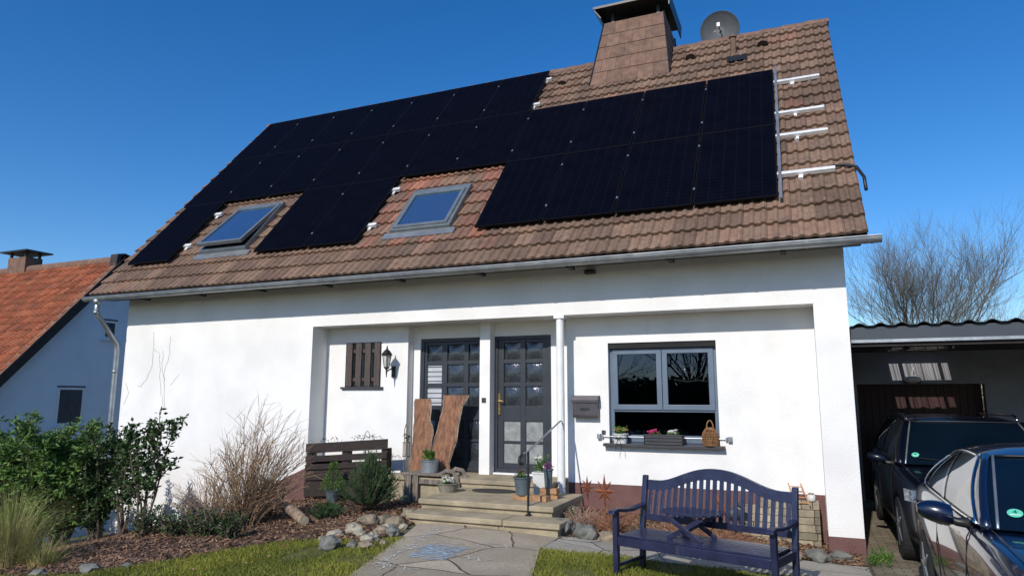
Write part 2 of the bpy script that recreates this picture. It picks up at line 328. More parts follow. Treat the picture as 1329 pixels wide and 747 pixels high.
# ------------------------------------------------------------------ camera, light
cd=bpy.data.cameras.new('camera'); cam=bpy.data.objects.new('camera',cd); COL.objects.link(cam)
yaw,pit,rol=-0.39820,0.15679,0.00148
CP=Vector((3.91829,-9.64091,1.14998))
F=Vector((math.sin(yaw)*math.cos(pit),math.cos(yaw)*math.cos(pit),math.sin(pit)))
Rt=Vector((math.cos(yaw),-math.sin(yaw),0)); U=Rt.cross(F)
c_,s_=math.cos(rol),math.sin(rol); R2=c_*Rt+s_*U; U2=-s_*Rt+c_*U
mw=Matrix((R2,U2,-F)).transposed().to_4x4(); mw.translation=CP; cam.matrix_world=mw
cd.sensor_width=36; cd.lens=36*889.67771/1329; cd.clip_end=2000; cd.clip_start=.05; sc.camera=cam
sund=Vector((.10,1,-.69)).normalized()
ld=bpy.data.lights.new('sun','SUN'); ld.energy=4.0; ld.angle=R(.53); ld.color=(1,.955,.89)
sun=bpy.data.objects.new('sun',ld); COL.objects.link(sun); sun.rotation_euler=(-sund).to_track_quat('Z','Y').to_euler()
w=bpy.data.worlds.new('World'); sc.world=w; w.use_nodes=True; N=w.node_tree.nodes; Lk=w.node_tree.links
sky=N.new('ShaderNodeTexSky'); sky.sky_type='NISHITA'; sky.sun_disc=False
to=-sund; sky.sun_elevation=math.asin(to.z); sky.sun_rotation=math.atan2(to.x,to.y)
sky.altitude=300; sky.air_density=1.0; sky.dust_density=.55; sky.ozone_density=4
hs=N.new('ShaderNodeHueSaturation'); hs.inputs['Saturation'].default_value=1.32; hs.inputs['Hue'].default_value=.506; Lk.new(sky.outputs[0],hs.inputs['Color']); Lk.new(hs.outputs[0],N['Background'].inputs['Color']); N['Background'].inputs['Strength'].default_value=.145
sc.view_settings.view_transform='Standard'; sc.view_settings.look='None'; sc.view_settings.exposure=0; sc.view_settings.gamma=1
sc.render.engine='CYCLES'

# ================================================================== GROUND
def drape(name,x0,x1,y0,y1,step,off,m,fn=None,inside=None):
    """sheet following the ground"""
    b=MB(); nx=max(1,int(round((x1-x0)/step))); ny=max(1,int(round((y1-y0)/step)))
    b.grid([[(x0+(x1-x0)*i/nx, y0+(y1-y0)*j/ny, g(x0+(x1-x0)*i/nx,y0+(y1-y0)*j/ny)+off) for i in range(nx+1)] for j in range(ny+1)])
    return b
def inpoly(x,y,P):
    c=False; n=len(P)
    for i in range(n):
        x1,y1=P[i];x2,y2=P[(i+1)%n]
        if (y1>y)!=(y2>y) and x<(x2-x1)*(y-y1)/(y2-y1)+x1: c=not c
    return c
xs=[-400,-150,-60]+[-60+i*2 for i in range(1,20)]+[-22+i*.5 for i in range(1,68)]+[14,20,30,60,150,400]
ys=[-400,-120,-40,-25,-18,-14,-11]+[-9.6+i*.4 for i in range(0,25)]+[1,4,8,16,30,60,150,400]
xs=sorted(set(round(x,3) for x in xs+KX)); ys=sorted(set(round(y,3) for y in ys+KY))
structure('ground',MB().grid([[(x,y,g(x,y)) for x in xs] for y in ys]),'earth')
# paved path: strips between a left and a right edge
def strip(name,Lp,Rp,off,m,n=14,seg=6):
    b=MB(); rows=[]
    for i in range(len(Lp)-1):
        for k in range(seg+(1 if i==len(Lp)-2 else 0)):
            t=k/seg
            l=[Lp[i][a]*(1-t)+Lp[i+1][a]*t for a in(0,1)]; r=[Rp[i][a]*(1-t)+Rp[i+1][a]*t for a in(0,1)]
            rows.append([(l[0]+(r[0]-l[0])*q/n,l[1]+(r[1]-l[1])*q/n,0) for q in range(n+1)])
    rows=[[(x,y,g(x,y)+off) for x,y,_ in r] for r in rows]
    b.grid(rows); nr=len(rows); b.add([p for r in rows for p in (r[0],(r[0][0],r[0][1],r[0][2]-off-.03))],[(2*i,2*i+1,2*i+3,2*i+2) for i in range(nr-1)])
    b.add([p for r in rows for p in (r[-1],(r[-1][0],r[-1][1],r[-1][2]-off-.03))],[(2*i,2*i+1,2*i+3,2*i+2) for i in range(nr-1)])
    return structure(name,b,m)
PL=[(-.72,-1.5),(-.62,-1.85),(-.33,-2.74),(.09,-4.2),(.9,-7),(1.9,-10.5),(3,-15)]
PR=[(1.24,-1.5),(1.22,-1.85),(1.24,-2.5),(1.56,-3.55),(2.6,-6.6),(3.7,-10),(4.6,-14.6)]
strip('path',PL,PR,.022,'flag')
strip('border_path',[(1.23,-2.42),(2.3,-2.32),(3.2,-2.15),(4.46,-1.75)],[(1.23,-1.72),(1.9,-1.5),(3,-1.22),(4.46,-.8)],.018,'flag2')
structure('driveway',drape('d',4.5,9.5,-16,7.0,.5,.014,None),'paver')
# lawns and mulch bed
LW1=[(-1.25,-2.95),(-.62,-3.02),(-.33,-2.74),(.09,-4.2),(.9,-7),(1.9,-10.5),(-6,-10.5),(-5.2,-6.0),(-3.6,-5.3),(-2.3,-4.62),(-1.95,-3.9),(-1.6,-3.2)]
LW2=[(1.24,-2.44),(2.3,-2.34),(3.2,-2.17),(4.46,-1.77),(4.48,-9),(3.7,-10),(2.6,-6.6),(1.56,-3.55)]
def polysheet(name,P,off,m,step=.12,kind=True,wob=0):
    x0=min(p[0] for p in P);x1=max(p[0] for p in P);y0=min(p[1] for p in P);y1=max(p[1] for p in P)
    import bmesh
    b=MB(); nx=int((x1-x0)/step);ny=int((y1-y0)/step); idx={}
    for j in range(ny):
        for i in range(nx):
            cx=x0+(i+.5)*step;cy=y0+(j+.5)*step
            if inpoly(cx,cy,P):
                q=[]
                for a,c in((i,j),(i+1,j),(i+1,j+1),(i,j+1)):
                    if (a,c) not in idx:
                        X=x0+a*step;Y=y0+c*step; idx[(a,c)]=len(b.v); b.v.append((X,Y,g(X,Y)+off+wob*noise.noise(Vector((X*3,Y*3,0)))))
                    q.append(idx[(a,c)])
                b.f.append(tuple(q))
    return structure(name,b,m)
polysheet('lawn_ground',LW1,.010,'lawn')
polysheet('lawn_ground',LW2,.010,'lawn')
MU=[(-8.3,-.02),(-8.6,-3.4),(-6.5,-4.6),(-4.4,-5.0),(-3.3,-5.15),(-2.3,-4.62),(-1.95,-3.9),(-1.6,-3.2),(-1.25,-2.95),(-.62,-3.02),(-.72,-1.5),(-.6,-.2),(-.9,.42),(-3.88,.42),(-3.88,-.02)]
MR=[(1.25,-1.70),(1.9,-1.48),(3,-1.2),(4.46,-.78),(4.46,.0),(4.08,.42),(.62,.42),(.62,-.3),(1.1,-.4),(1.24,-1.5)]
polysheet('mulch_bed',MU,.016,'soil',.1,wob=.012)
polysheet('mulch_bed',MR,.016,'soil',.1,wob=.012)
rn=random.Random(5)
def scatter_in(P,n,rn):
    x0=min(p[0] for p in P);x1=max(p[0] for p in P);y0=min(p[1] for p in P);y1=max(p[1] for p in P); out=[]
    while len(out)<n:
        x=rn.uniform(x0,x1);y=rn.uniform(y0,y1)
        if inpoly(x,y,P): out.append((x,y))
    return out
def chips(P,n,name):
    b=MB()
    for x,y in scatter_in(P,n,rn):
        z=g(x,y)+.02+rn.random()*.018; l=rn.uniform(.012,.035);w_=rn.uniform(.005,.013)
        mt=Matrix.Translation((x,y,z))@Matrix.Rotation(rn.uniform(0,6.28),4,'Z')@Matrix.Rotation(rn.gauss(0,.45),4,'X')@Matrix.Rotation(rn.gauss(0,.4),4,'Y')
        b.add([mt@Vector(q) for q in((-l,-w_,0),(l,-w_*.6,0),(l*.9,w_,0),(-l*.8,w_*.8,0))],[(0,1,2,3)])
    o=part(name,b,'chip'); o['kind']='stuff'
chips(MU,26000,'bark_mulch'); chips(MR,7000,'bark_mulch')
def blades(P,dens,name,h=(.02,.05),edge=0):
    b=MB(); x0=min(p[0] for p in P);x1=max(p[0] for p in P);y0=min(p[1] for p in P);y1=max(p[1] for p in P)
    for i in range(int(dens*(x1-x0)*(y1-y0))):
        x=rn.uniform(x0,x1);y=rn.uniform(y0,y1)
        xx=x+rn.gauss(0,edge);yy=y+rn.gauss(0,edge)
        if not inpoly(xx,yy,P): continue
        pn=noise.noise(Vector((x*1.7,y*1.7,3)))
        if pn<-.28 and rn.random()<.7: continue
        d=math.hypot(x-3.9,y+9.6)
        if y<-5.6 and rn.random()<.75: continue
        hh=rn.uniform(*h)*(1+.5*pn); a=rn.uniform(0,6.28); ww=.0028+.0012*rn.random()
        z=g(x,y)+.008; lx=rn.gauss(0,.022);ly=rn.gauss(0,.022); ca,sa=math.cos(a)*ww,math.sin(a)*ww
        b.add([(x-ca,y-sa,z),(x+ca,y+sa,z),(x+lx*.5+ca*.7,y+ly*.5+sa*.7,z+hh*.65),(x+lx,y+ly,z+hh),(x+lx*.5-ca*.7,y+ly*.5-sa*.7,z+hh*.65)],[(0,1,2,3,4)])
    o=part(name,b,'blade'); o['kind']='stuff'; return o
blades(LW1,4200,'lawn_grass',edge=.05); blades(LW2,4200,'lawn_grass',edge=.03)

# ================================================================== HOUSE
XL,XR=-8.51,4.50; VL,VR=-8.99,4.76; E0=Vector((0,-.487,3.094)); RID=Vector((0,4.107,8.362))
T=(RID-E0); SL=T.length; T.normalize(); NN=Vector((1,0,0)).cross(T)   # up-slope and outward normal
def rp(x,s,n=0): return Vector((x,0,0))+E0+T*s+NN*n
house=thing('house','white rendered house with a steep brown tiled roof covered in black solar panels','house',(-2,4,-.8))
D=.426; ZL=2.346; RL,RR=-3.90,4.10; DP=.60
b=MB()
b.box(XL,RL,0,.30,-2.2,3.1)                     # left wall
b.box(RL,RR,0,.30,ZL,3.1)                       # lintel
b.box(RR,XR,0,.30,-1.2,3.1)                     # right pillar
part('front_wall',b,'plaster',house)
b=MB()
b.box(RL-.03,RL-.001,.302,D+.02,-1.2,ZL+.05); b.box(RR+.001,RR+.03,.302,D+.02,-1.2,ZL+.05)
# back wall of porch, left piece with slit window opening
wx0,wx1,wz0,wz1=-3.50,-2.76,1.31,2.08
b.box(RL,wx0,D,D+.3,-1.2,ZL+.04); b.box(wx1,-2.229,D,D+.3,-1.2,ZL+.04); b.box(wx0,wx1,D,D+.3,-1.2,wz0); b.box(wx0,wx1,D,D+.3,wz1,ZL+.04)
# door plane
b.box(-2.229,-2.09,DP,DP+.25,-1.0,ZL+.04); b.box(-2.09,.28,DP,DP+.25,2.12,ZL+.04); b.box(.28,.60,DP,DP+.25,-1.0,ZL+.04)
b.box(-.88,-.70,D,DP+.25,-1.0,2.119); b.box(-.88,-.70,D,DP-.002,2.1192,ZL+.04); 
# right wall with window
gx0,gx1,gz0,gz1=1.245,2.812,.475,1.943
b.box(.60,gx0,D,D+.3,-1.2,ZL+.04); b.box(gx1,RR,D,D+.3,-1.2,ZL+.04); b.box(gx0,gx1,D,D+.3,-1.2,gz0); b.box(gx0,gx1,D,D+.3,gz1,ZL+.04)
b.box(RL,RR,.301,DP,ZL+.002,ZL+.04)             # porch ceiling
part('porch_wall',b,'porch',house)
b=MB(); b.box(XL,XL+.3,.302,8.6,-2.6,3.1); b.box(XR-.3,XR,.302,8.6,-1.2,3.1); b.box(XL+.301,XR-.301,8.3,8.6,-2.6,3.1)
for x in (XL,XR-.3): b.prism([(-.0,3.102),(8.6,3.102),(4.107+.15,8.12),(4.107-.15,8.12)],'x',x,x+.3)
part('side_wall',b,'plaster',house)
b=MB()   # plinth: painted base band, 6 mm proud
b.prism([(-5.6,-.90),(-4.59,-.335),(-3.9,-.04),(-3.894,-.04),(-3.894,-1.1),(-5.6,-1.2)],'y',-.007,-.001)
b.box(-3.899,-3.893,-.007,D-.004,-1.1,-.12); b.box(-3.892,-2.235,D-.006,D-.001,-1.1,-.14)
b.box(.606,RR-.002,D-.006,D-.001,-1.1,-.108)
part('plinth',b,'plinth',house)
part('plinth',MB().box(RR-.005,XR+.006,-.007,5,-1.1,-.541),'plinth',house)
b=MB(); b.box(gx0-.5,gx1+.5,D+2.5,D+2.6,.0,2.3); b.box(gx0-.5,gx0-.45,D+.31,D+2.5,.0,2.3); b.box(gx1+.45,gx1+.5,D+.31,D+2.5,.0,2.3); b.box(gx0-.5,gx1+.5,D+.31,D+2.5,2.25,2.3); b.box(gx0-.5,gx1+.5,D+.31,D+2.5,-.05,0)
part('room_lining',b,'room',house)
# soffit and rafters
b=MB(); b.grid([[rp(x,s,-.06) for x in (VL+.04,VR-.04)] for s in (0.05,.72)]); part('soffit',b,'brown',house)
b=MB(); b.prism([(-.50,2.985),(-.48,2.985),(-.48,3.02),(-.002,3.055),(-.002,3.56),(-.50,3.075)],'x',VL+.06,VR-.06); part('eave_box',b,'eave',house)
for k in range(10):
    x=XL+.9+k*1.42
    if x<XR-.1: part('rafter_end',MB().box(x,x+.07,-.53,-.30,2.955,2.998),'brown',house)
# roof tiles
def tile_roof(name,x0,x1,Pf,SLn,parent,m,row=.3495,tw=.30,amp=.028,ppw=5,seed=1,redfn=None,rough=1.0,wave=2):
    rr=random.Random(seed); v=[];f=[];cols=[]
    nrow=int(round(SLn/row)); ncol=int(math.ceil((x1-x0)/tw-1e-6))
    for r in range(nrow):
        s0=r*row; s1=s0+row+.04
        for c in range(ncol):
            xa=x0+c*tw; xb=min(xa+tw,x1); dn=rr.uniform(-.003,.003)*rough; ds=rr.uniform(-.006,.006)*rough
            col=(rr.random(),redfn(xa+tw/2,s0+row/2,rr) if redfn else 0,0,1)
            n=ppw*wave; st=len(v)
            for k in range(n+1):
                u=k/n; x=xa+.002+(xb-xa-.004)*u
                ph=(u*wave)%1.0
                h=amp*max(0,math.cos((ph-.72)*2*PI))**.8 if abs(ph-.72)<.25 or abs(ph-1.72)<.25 else 0
                hb=h-.0
                lo=.060+dn; 
                v.append(Pf(x,s0+ds,lo-.036+h*.45)); v.append(Pf(x,s0+ds,lo+hb)); v.append(Pf(x,s0+.02+ds,lo+.002+hb)); v.append(Pf(x,s1,.010+hb))
            for k in range(n):
                a=st+4*k
                for q in range(3): f.append((a+q,a+4+q,a+5+q,a+1+q)); cols.append(col)
    me=bpy.data.meshes.new(name); me.from_pydata([tuple(xf(parent)@p) for p in v],[],f)
    at=me.attributes.new('tile','FLOAT_COLOR','FACE')
    for i,c in enumerate(cols): at.data[i].color=c
    me.materials.append(M[m]); me.update()
    o=bpy.data.objects.new(name,me); COL.objects.link(o); o.parent=parent; return o
def redfn(x,s,rr):
    if -3.0<x<-.7 and .6<s<3.0: return .75*rr.random()**.8 if rr.random()<.6 else .15*rr.random()
    return .5*rr.random() if rr.random()<.05 else .08*rr.random()
tile_roof('roof_tiles',VL,VR,rp,SL,house,'tile',redfn=redfn,row=SL/20)
tb=Vector((0,T.y*-1,T.z)); nb=Vector((0,-NN.y,NN.z)); EB=Vector((0,2*4.107+.487,3.094))
tile_roof('roof_tiles',VL,VR,lambda x,s,n=0: Vector((x,0,0))+EB+tb*s+nb*n,SL,house,'tile',row=SL/20,seed=4,ppw=3)
b=MB(); b.grid([[rp(x,s,-.004) for x in (VL+.01,VR-.01)] for s in (0,SL)]); b.grid([[Vector((x,0,0))+EB+tb*s+nb*-.004 for x in (VL+.01,VR-.01)] for s in (0,SL)])
part('roof_deck',b,'brown',house)
b=MB()   # verge boards
for x0,x1 in ((VL+.02,VL+.05),(VR-.05,VR-.02)):
    for q in (0,1):
        Pq=(lambda s,n:rp(0,s,n)) if q==0 else (lambda s,n:EB+tb*s+nb*n)
        b.prism([(Pq(.0,-.14).y,Pq(.0,-.14).z),(Pq(0,-.006).y,Pq(0,-.006).z),(Pq(SL-.12,-.006).y,Pq(SL-.12,-.006).z),(Pq(SL-.12,-.14).y,Pq(SL-.12,-.14).z)],'x',x0,x1)
part('verge_board',b,'brown',house)
b=MB(); n=34
for k in range(n):
    xa=VL+(VR-VL)*k/n; xb=VL+(VR-VL)*(k+1)/n+.03; ri,ro=.115,.135
    for (a0,a1) in ((0,1),):
        pts=[]
        for x,rad in ((xa,ro),(xb,ri)):
            pts.append([Vector((x,RID.y+rad*math.cos(t),RID.z-.075+rad*math.sin(t)*1.0)) for t in [PI*q/8 for q in range(9)]])
        b.grid(pts); b.add(pts[0]+[Vector((xa,RID.y,RID.z-.08))],[tuple(range(9))+(9,)]); b.add(pts[1]+[Vector((xb,RID.y,RID.z-.08))],[tuple(range(9))+(9,)])
part('ridge_tiles',b,'clad',house)
# small vent tiles
for (x,s) in ((2.225,6.25),(3.588,6.25),(-.439,6.1)):
    b=MB(); 
    rows=[]
    for j,sv in enumerate((0,.10,.22)):
        rows.append([rp(x+.10*math.cos(t),s+sv,.065+(.075*math.sin(t))*(1,.75,.1)[j]) for t in [PI*q/8 for q in range(9)]])
    b.grid(rows); b.grid([[rp(x+.10*math.cos(t),s-.015,.065+.085*math.sin(t)) for t in [PI*q/8 for q in range(9)]],rows[0]])
    v_=part('vent_tile',b,'clad',house); part('vent_opening',MB().add([rp(x+.085*math.cos(t),s-.018,.067+.068*math.sin(t)) for t in [PI*q/8 for q in range(9)]],[tuple(range(9))]),'black',v_)
# vent pipe with lead tray
b=MB(); p0=rp(3.06,5.95,.02); b.tube([p0,p0+Vector((0,0,.40))],.055,12); b.lathe([(.0,0),(.075,0),(.075,.03),(.04,.06),(0,.07)],p0+Vector((0,0,.42)),12); vp=part('vent_pipe',b,'clad',house,smooth=False)
b=MB(); b.grid([[rp(x,s,.095+.02*((i+j)%2)) for i,x in enumerate([2.95+.04*q for q in range(10)])] for j,s in enumerate((5.62,5.68,5.74,5.80,5.86))]); part('flashing',b,'black',vp)
# chimney: tapering clad stack
cb=[(.21,3.29),(1.865,3.29),(1.865,4.93),(.21,4.93)]; zb=6.9; ct=[(.50,3.52),(1.745,3.52),(1.745,4.70),(.50,4.70)]; zt=8.93
fr=(7.42-zb)/(zt-zb)
cb2=[(cb[i][0]-(ct[i][0]-cb[i][0])*fr/(1-fr),cb[i][1]-(ct[i][1]-cb[i][1])*fr/(1-fr)) for i in range(4)]
ch=part('chimney',MB().add([(x,y,zb) for x,y in cb2]+[(x,y,zt) for x,y in ct],[(0,1,5,4),(1,2,6,5),(2,3,7,6),(3,0,4,7),(4,5,6,7)]),'clad',house)
def chp(i,u,v,o):  # point on chimney face i, u across, v up (0..1), outward o
    A=Vector((*cb2[i],zb));B=Vector((*cb2[(i+1)%4],zb));C2=Vector((*ct[(i+1)%4],zt));D2=Vector((*ct[i],zt))
    n_=(B-A).cross(D2-A).normalized(); return (A*(1-u)+B*u)*(1-v)+(D2*(1-u)+C2*u)*v+n_*o
b=MB(); rr=random.Random(8)
for i in range(4):
    nr=7
    for r in range(nr):
        v0=r/nr; v1=(r+1)/nr+.012; off=(r%2)*.5; ncol=5
        for c in range(-1,ncol):
            u0=max(0,(c+off)/ncol)+.002;u1=min(1,(c+1+off)/ncol)-.002
            if u1-u0<.01: continue
            j=rr.uniform(0,.003)
            a,bq,c_q,d=chp(i,u0,v0,.017+j),chp(i,u1,v0,.017+j),chp(i,u1,v1 if v1<1 else 1,.006),chp(i,u0,v1 if v1<1 else 1,.006)
            a2,b2=chp(i,u0,v0,.002),chp(i,u1,v0,.002)
            b.add([a,bq,c_q,d,a2,b2],[(0,1,2,3),(4,5,1,0)])
part('shingles',b,'clad',ch)
for i in range(4): part('corner_strip',MB().tube([chp(i,1,0,.02),chp(i,1,1,.02)],.016,4),'darkmetal',ch)
b=MB(); b.box(.62,.68,3.62,3.68,8.93,9.22);b.box(1.58,1.64,3.62,3.68,8.93,9.22);b.box(.62,.68,4.54,4.6,8.93,9.22);b.box(1.58,1.64,4.54,4.6,8.93,9.22);b.box(.8,1.45,3.85,4.4,8.93,9.12)
part('cap_support',b,'black',ch)
b=MB(); b.box(.30,1.90,3.34,4.86,9.20,9.25); b.prism([(.30,9.20),(.325,9.20),(.47,8.99),(.45,8.98)],'y',3.36,4.84); b.prism([(1.875,9.20),(1.9,9.20),(1.885,8.98),(1.865,8.98)],'y',3.36,4.84)
part('chimney_cap',b,'black',ch)

# gutter, brackets, downpipe
gy,gz,gr=-.60,3.035,.072; GX0,GX1=-8.98,4.88
b=MB()
def gz_at(x): return gz+ .0
ring=[(gy+gr*math.cos(t),gz+gr*math.sin(t)) for t in [PI+PI*q/10 for q in range(11)]]
inner=[(gy+(gr-.006)*math.cos(t),gz+.002+(gr-.006)*math.sin(t)) for t in [2*PI-PI*q/10 for q in range(11)]]
b.prism(ring+inner,'x',GX0,GX1); b.tube([(GX0,gy-gr,gz+.006),(GX1,gy-gr,gz+.006)],.011,8); b.prism(ring,'x',GX0-.004,GX0+.004); b.prism(ring,'x',GX1-.004,GX1+.004)
gut=part('gutter',b,'zinc',house,smooth=False)
for k in range(20):
    x=GX0+.25+k*.71
    r2=[(gy+(gr+.005)*math.cos(t),gz+(gr+.005)*math.sin(t)) for t in [PI+PI*q/10 for q in range(11)]]
    part('gutter_bracket',MB().prism(r2+[(q[0],q[1]) for q in ring[::-1]],'x',x,x+.035),'alu' if 0 else 'zinc',gut)
b=MB(); dpx=-8.62
b.tube([(dpx,gy,gz-.06),(dpx,gy,2.78),(dpx+.01,gy+.03,2.68),(dpx+.03,gy+.12,2.58),(-8.60,-.22,2.26),(-8.59,-.14,2.16),(-8.585,-.12,2.02),(-8.585,-.12,.8),(-8.585,-.12,-1.75)],.047,12)
for z in (2.72,1.6,.2,-.9): b.tube([(dpx if z>2.5 else -8.585,gy if z>2.5 else -.12,z),(dpx if z>2.5 else -8.585,gy if z>2.5 else -.12,z+.05)],.055,12)
b.tube([(dpx,gy,gz-.04),(dpx,gy,gz-.14)],[.085,.05],12)
part('downpipe',b,'zinc',house,smooth=True)
# porch post (white round pipe)
b=MB(); b.tube([(.617,.06,-.30),(.617,.06,ZL)],.058,16); b.box(.54,.70,-.01,.13,2.30,2.3455); part('porch_post',b,'whitepaint',house,smooth=False)
# doorbell
part('doorbell',MB().box(-.835,-.765,D-.016,D-.001,1.055,1.13),'anth',house,bevel=.003)
part('socket',MB().box(1.13,1.19,D-.012,D-.001,.60,.66),'anth',house,bevel=.003)
part('floodlight',MB().box(1.05,1.2,-.10,-.003,2.93,2.99),'anth',house,bevel=.008)

# windows -------------------------------------------------------------
def frame_bars(b,x0,x1,z0,z1,t,y0,y1):
    b.box(x0,x1,y0,y1,z0,z0+t); b.box(x0,x1,y0,y1,z1-t,z1); b.box(x0,x0+t,y0,y1,z0+t,z1-t); b.box(x1-t,x1,y0,y1,z0+t,z1-t)
Y0=D+.09
b=MB(); 
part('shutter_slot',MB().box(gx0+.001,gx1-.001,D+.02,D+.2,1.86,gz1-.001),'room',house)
frame_bars(b,gx0,gx1,gz0,1.858,.06,Y0,Y0+.07)
b.box(gx0+.06,gx1-.06,Y0,Y0+.07,.93,1.00); 
wf=part('window',b,'winf',house,bevel=.004)
xm=(gx0+gx1)/2
for (a,c) in ((gx0+.05,xm-.004),(xm+.004,gx1-.05)):
    b=MB(); frame_bars(b,a,c,.96,1.85,.075,Y0-.022,Y0+.04); part('sash',b,'winf',wf,bevel=.004)
    part('pane',MB().box(a+.07,c-.07,Y0+.012,Y0+.016,1.03,1.78),'glass',wf)
part('pane',MB().box(gx0+.055,gx1-.055,Y0+.03,Y0+.034,.53,.94),'glass',wf)
part('glazing_bar',MB().box(gx0+.06,gx1-.06,Y0-.004,Y0+.02,.535,.60),'winf',wf)
part('window_sill',MB().box(gx0-.07,gx1+.07,D-.115,D+.10,gz0-.038,gz0+.004),'anth',wf,bevel=.004)
# hanging ornament inside the window
b=MB(); b.tube([(2.42,.72,1.83),(2.42,.72,1.60)],.004,5); b.tube([(2.42+.10*math.cos(t),.72,1.55+.05*math.sin(t)) for t in [2*PI*q/14 for q in range(15)]],.006,5); b.tube([(2.16,.72,1.40),(2.35,.72,1.37),(2.52,.72,1.385),(2.70,.73,1.36)],[.012,.016,.012,.006],6); b.tube([(2.40,.72,1.50),(2.40,.72,1.38)],.003,4);b.tube([(2.45,.72,1.38),(2.6,.7,1.48)],.008,4)
hg=thing('hanging_ornament','pale twig mobile with glass drop hanging behind the right window pane','ornament',(2.42,.72,1.83))
part('branch',b,mat('pale_twig',(.22,.2,.17)),hg); part('glass_drop',MB().lathe([(.0,.0),(.028,.02),(.034,.05),(.02,.09),(.004,.13)],(2.33,.72,1.47),12),'chrome',hg,smooth=True); part('cord',MB().tube([(2.33,.72,1.60),(2.33,.72,1.83)],.003,4),'white',hg)
# slit window with wooden slats in porch
b=MB(); b.box(wx0+.001,wx1-.001,D+.12,D+.16,wz0,wz1); sw=part('slatted_window',b,'skyglass' if 0 else 'mirror',house)
for k in range(4):
    x=wx0+.03+k*.192; part('slat',MB().box(x,x+.118,D-.02,D+.012,wz0-.01+.02,wz1-.005),'shutter',sw,bevel=.004)
part('rail',MB().box(wx0,wx1-.001,D+.014,D+.04,wz0+.10,wz0+.16),'shutter',sw); part('rail',MB().box(wx0,wx1-.001,D+.014,D+.04,wz1-.18,wz1-.12),'shutter',sw)
part('window_sill',MB().box(wx0-.06,wx1+.06,D-.05,D+.1,wz0-.035,wz0),'anth',sw,bevel=.003)

# doors ---------------------------------------------------------------
def bulge(x0,x1,z0,z1,y,h,n=8):
    P=[]
    for j in range(n+1):
        r=[]
        for i in range(n+1):
            u=i/n*2-1;v=j/n*2-1
            r.append((x0+(x1-x0)*i/n,y-h*(1-u*u)*(1-v*v),z0+(z1-z0)*j/n))
        P.append(r)
    return MB().grid(P)
def door(x0,x1,z0,z1,y,cols,rows,glz,name='door'):
    b=MB(); zs=rows; t=.045
    # leaf built as stiles, rails and bars round real openings
    frame_bars(b,x0,x1,z0,z1,.055,y-.02,y+.06)
    d=part(name,b,'doorf',house,bevel=.004)
    b=MB()
    xa,xb=x0+.057,x1-.057
    xe=[xa]+[c for c in cols]+[xb]
    ops=[(cols[i],cols[i+1]) for i in range(0,len(cols),2)] 
    prev=xa
    for (a,c) in ops: b.box(prev,a,y,y+.045,z0+.057,z1-.057); prev=c
    b.box(prev,xb,y,y+.045,z0+.057,z1-.057)
    for (a,c) in ops:
        pz=z0+.057
        for (za,zc) in zs: b.box(a,c,y+.002,y+.043,pz,za); pz=zc
        b.box(a,c,y+.002,y+.043,pz,z1-.057)
    part('door_leaf',b,'doorf',d,bevel=.003)
    for i,(a,c) in enumerate(ops):
        for j,(za,zc) in enumerate(zs):
            k=glz(i,j)
            part('pane',bulge(a,c,za,zc,y+.028,.028 if k=='mirror' else .003),k,d,smooth=True)
    return d
rowsR=[(.11,.42),(.455,.765),(1.00,1.31),(1.37,1.68),(1.74,2.01)]
dr=door(-.70,.278,-.035,2.119,DP+.03,[-.545,-.255,-.165,.125],rowsR,lambda i,j:'frost' if j<2 else 'mirror','entrance_door')
b=MB(); b.box(-.635,-.595,DP+.012,DP+.028,.86,1.20); b.tube([(-.615,DP+.02,1.08),(-.615,DP-.04,1.08),(-.60,DP-.05,1.08),(-.52,DP-.05,1.075)],.010,8); b.tube([(-.615,DP+.02,.93),(-.615,DP+.0,.93)],.014,10)
part('handle',b,mat('brass',(.5,.36,.16),(.38,.27,.12),9,.3,metal=.9),dr)
dl=door(-2.09,-.88,-.05,2.119,DP+.06,[-1.985,-1.70,-1.60,-1.28,-1.20,-.945],rowsR,lambda i,j:'mirror' if not(i==0 and j in(2,3)) else 'blindsrefl','glazed_side_panel')
b=MB(); 
for z in (1.04,1.12,1.20,1.28,1.40,1.48,1.56,1.64): b.box(-1.985,-1.70,DP+.078,DP+.081,z,z+.010)
part('reflected_blind_line',b,'mirror',dl)  # lines drawn over the pale panes as part of the reflection
part('threshold',MB().box(-.70,.28,DP-.06,DP+.1,-.06,-.037),'whitepaint',house)

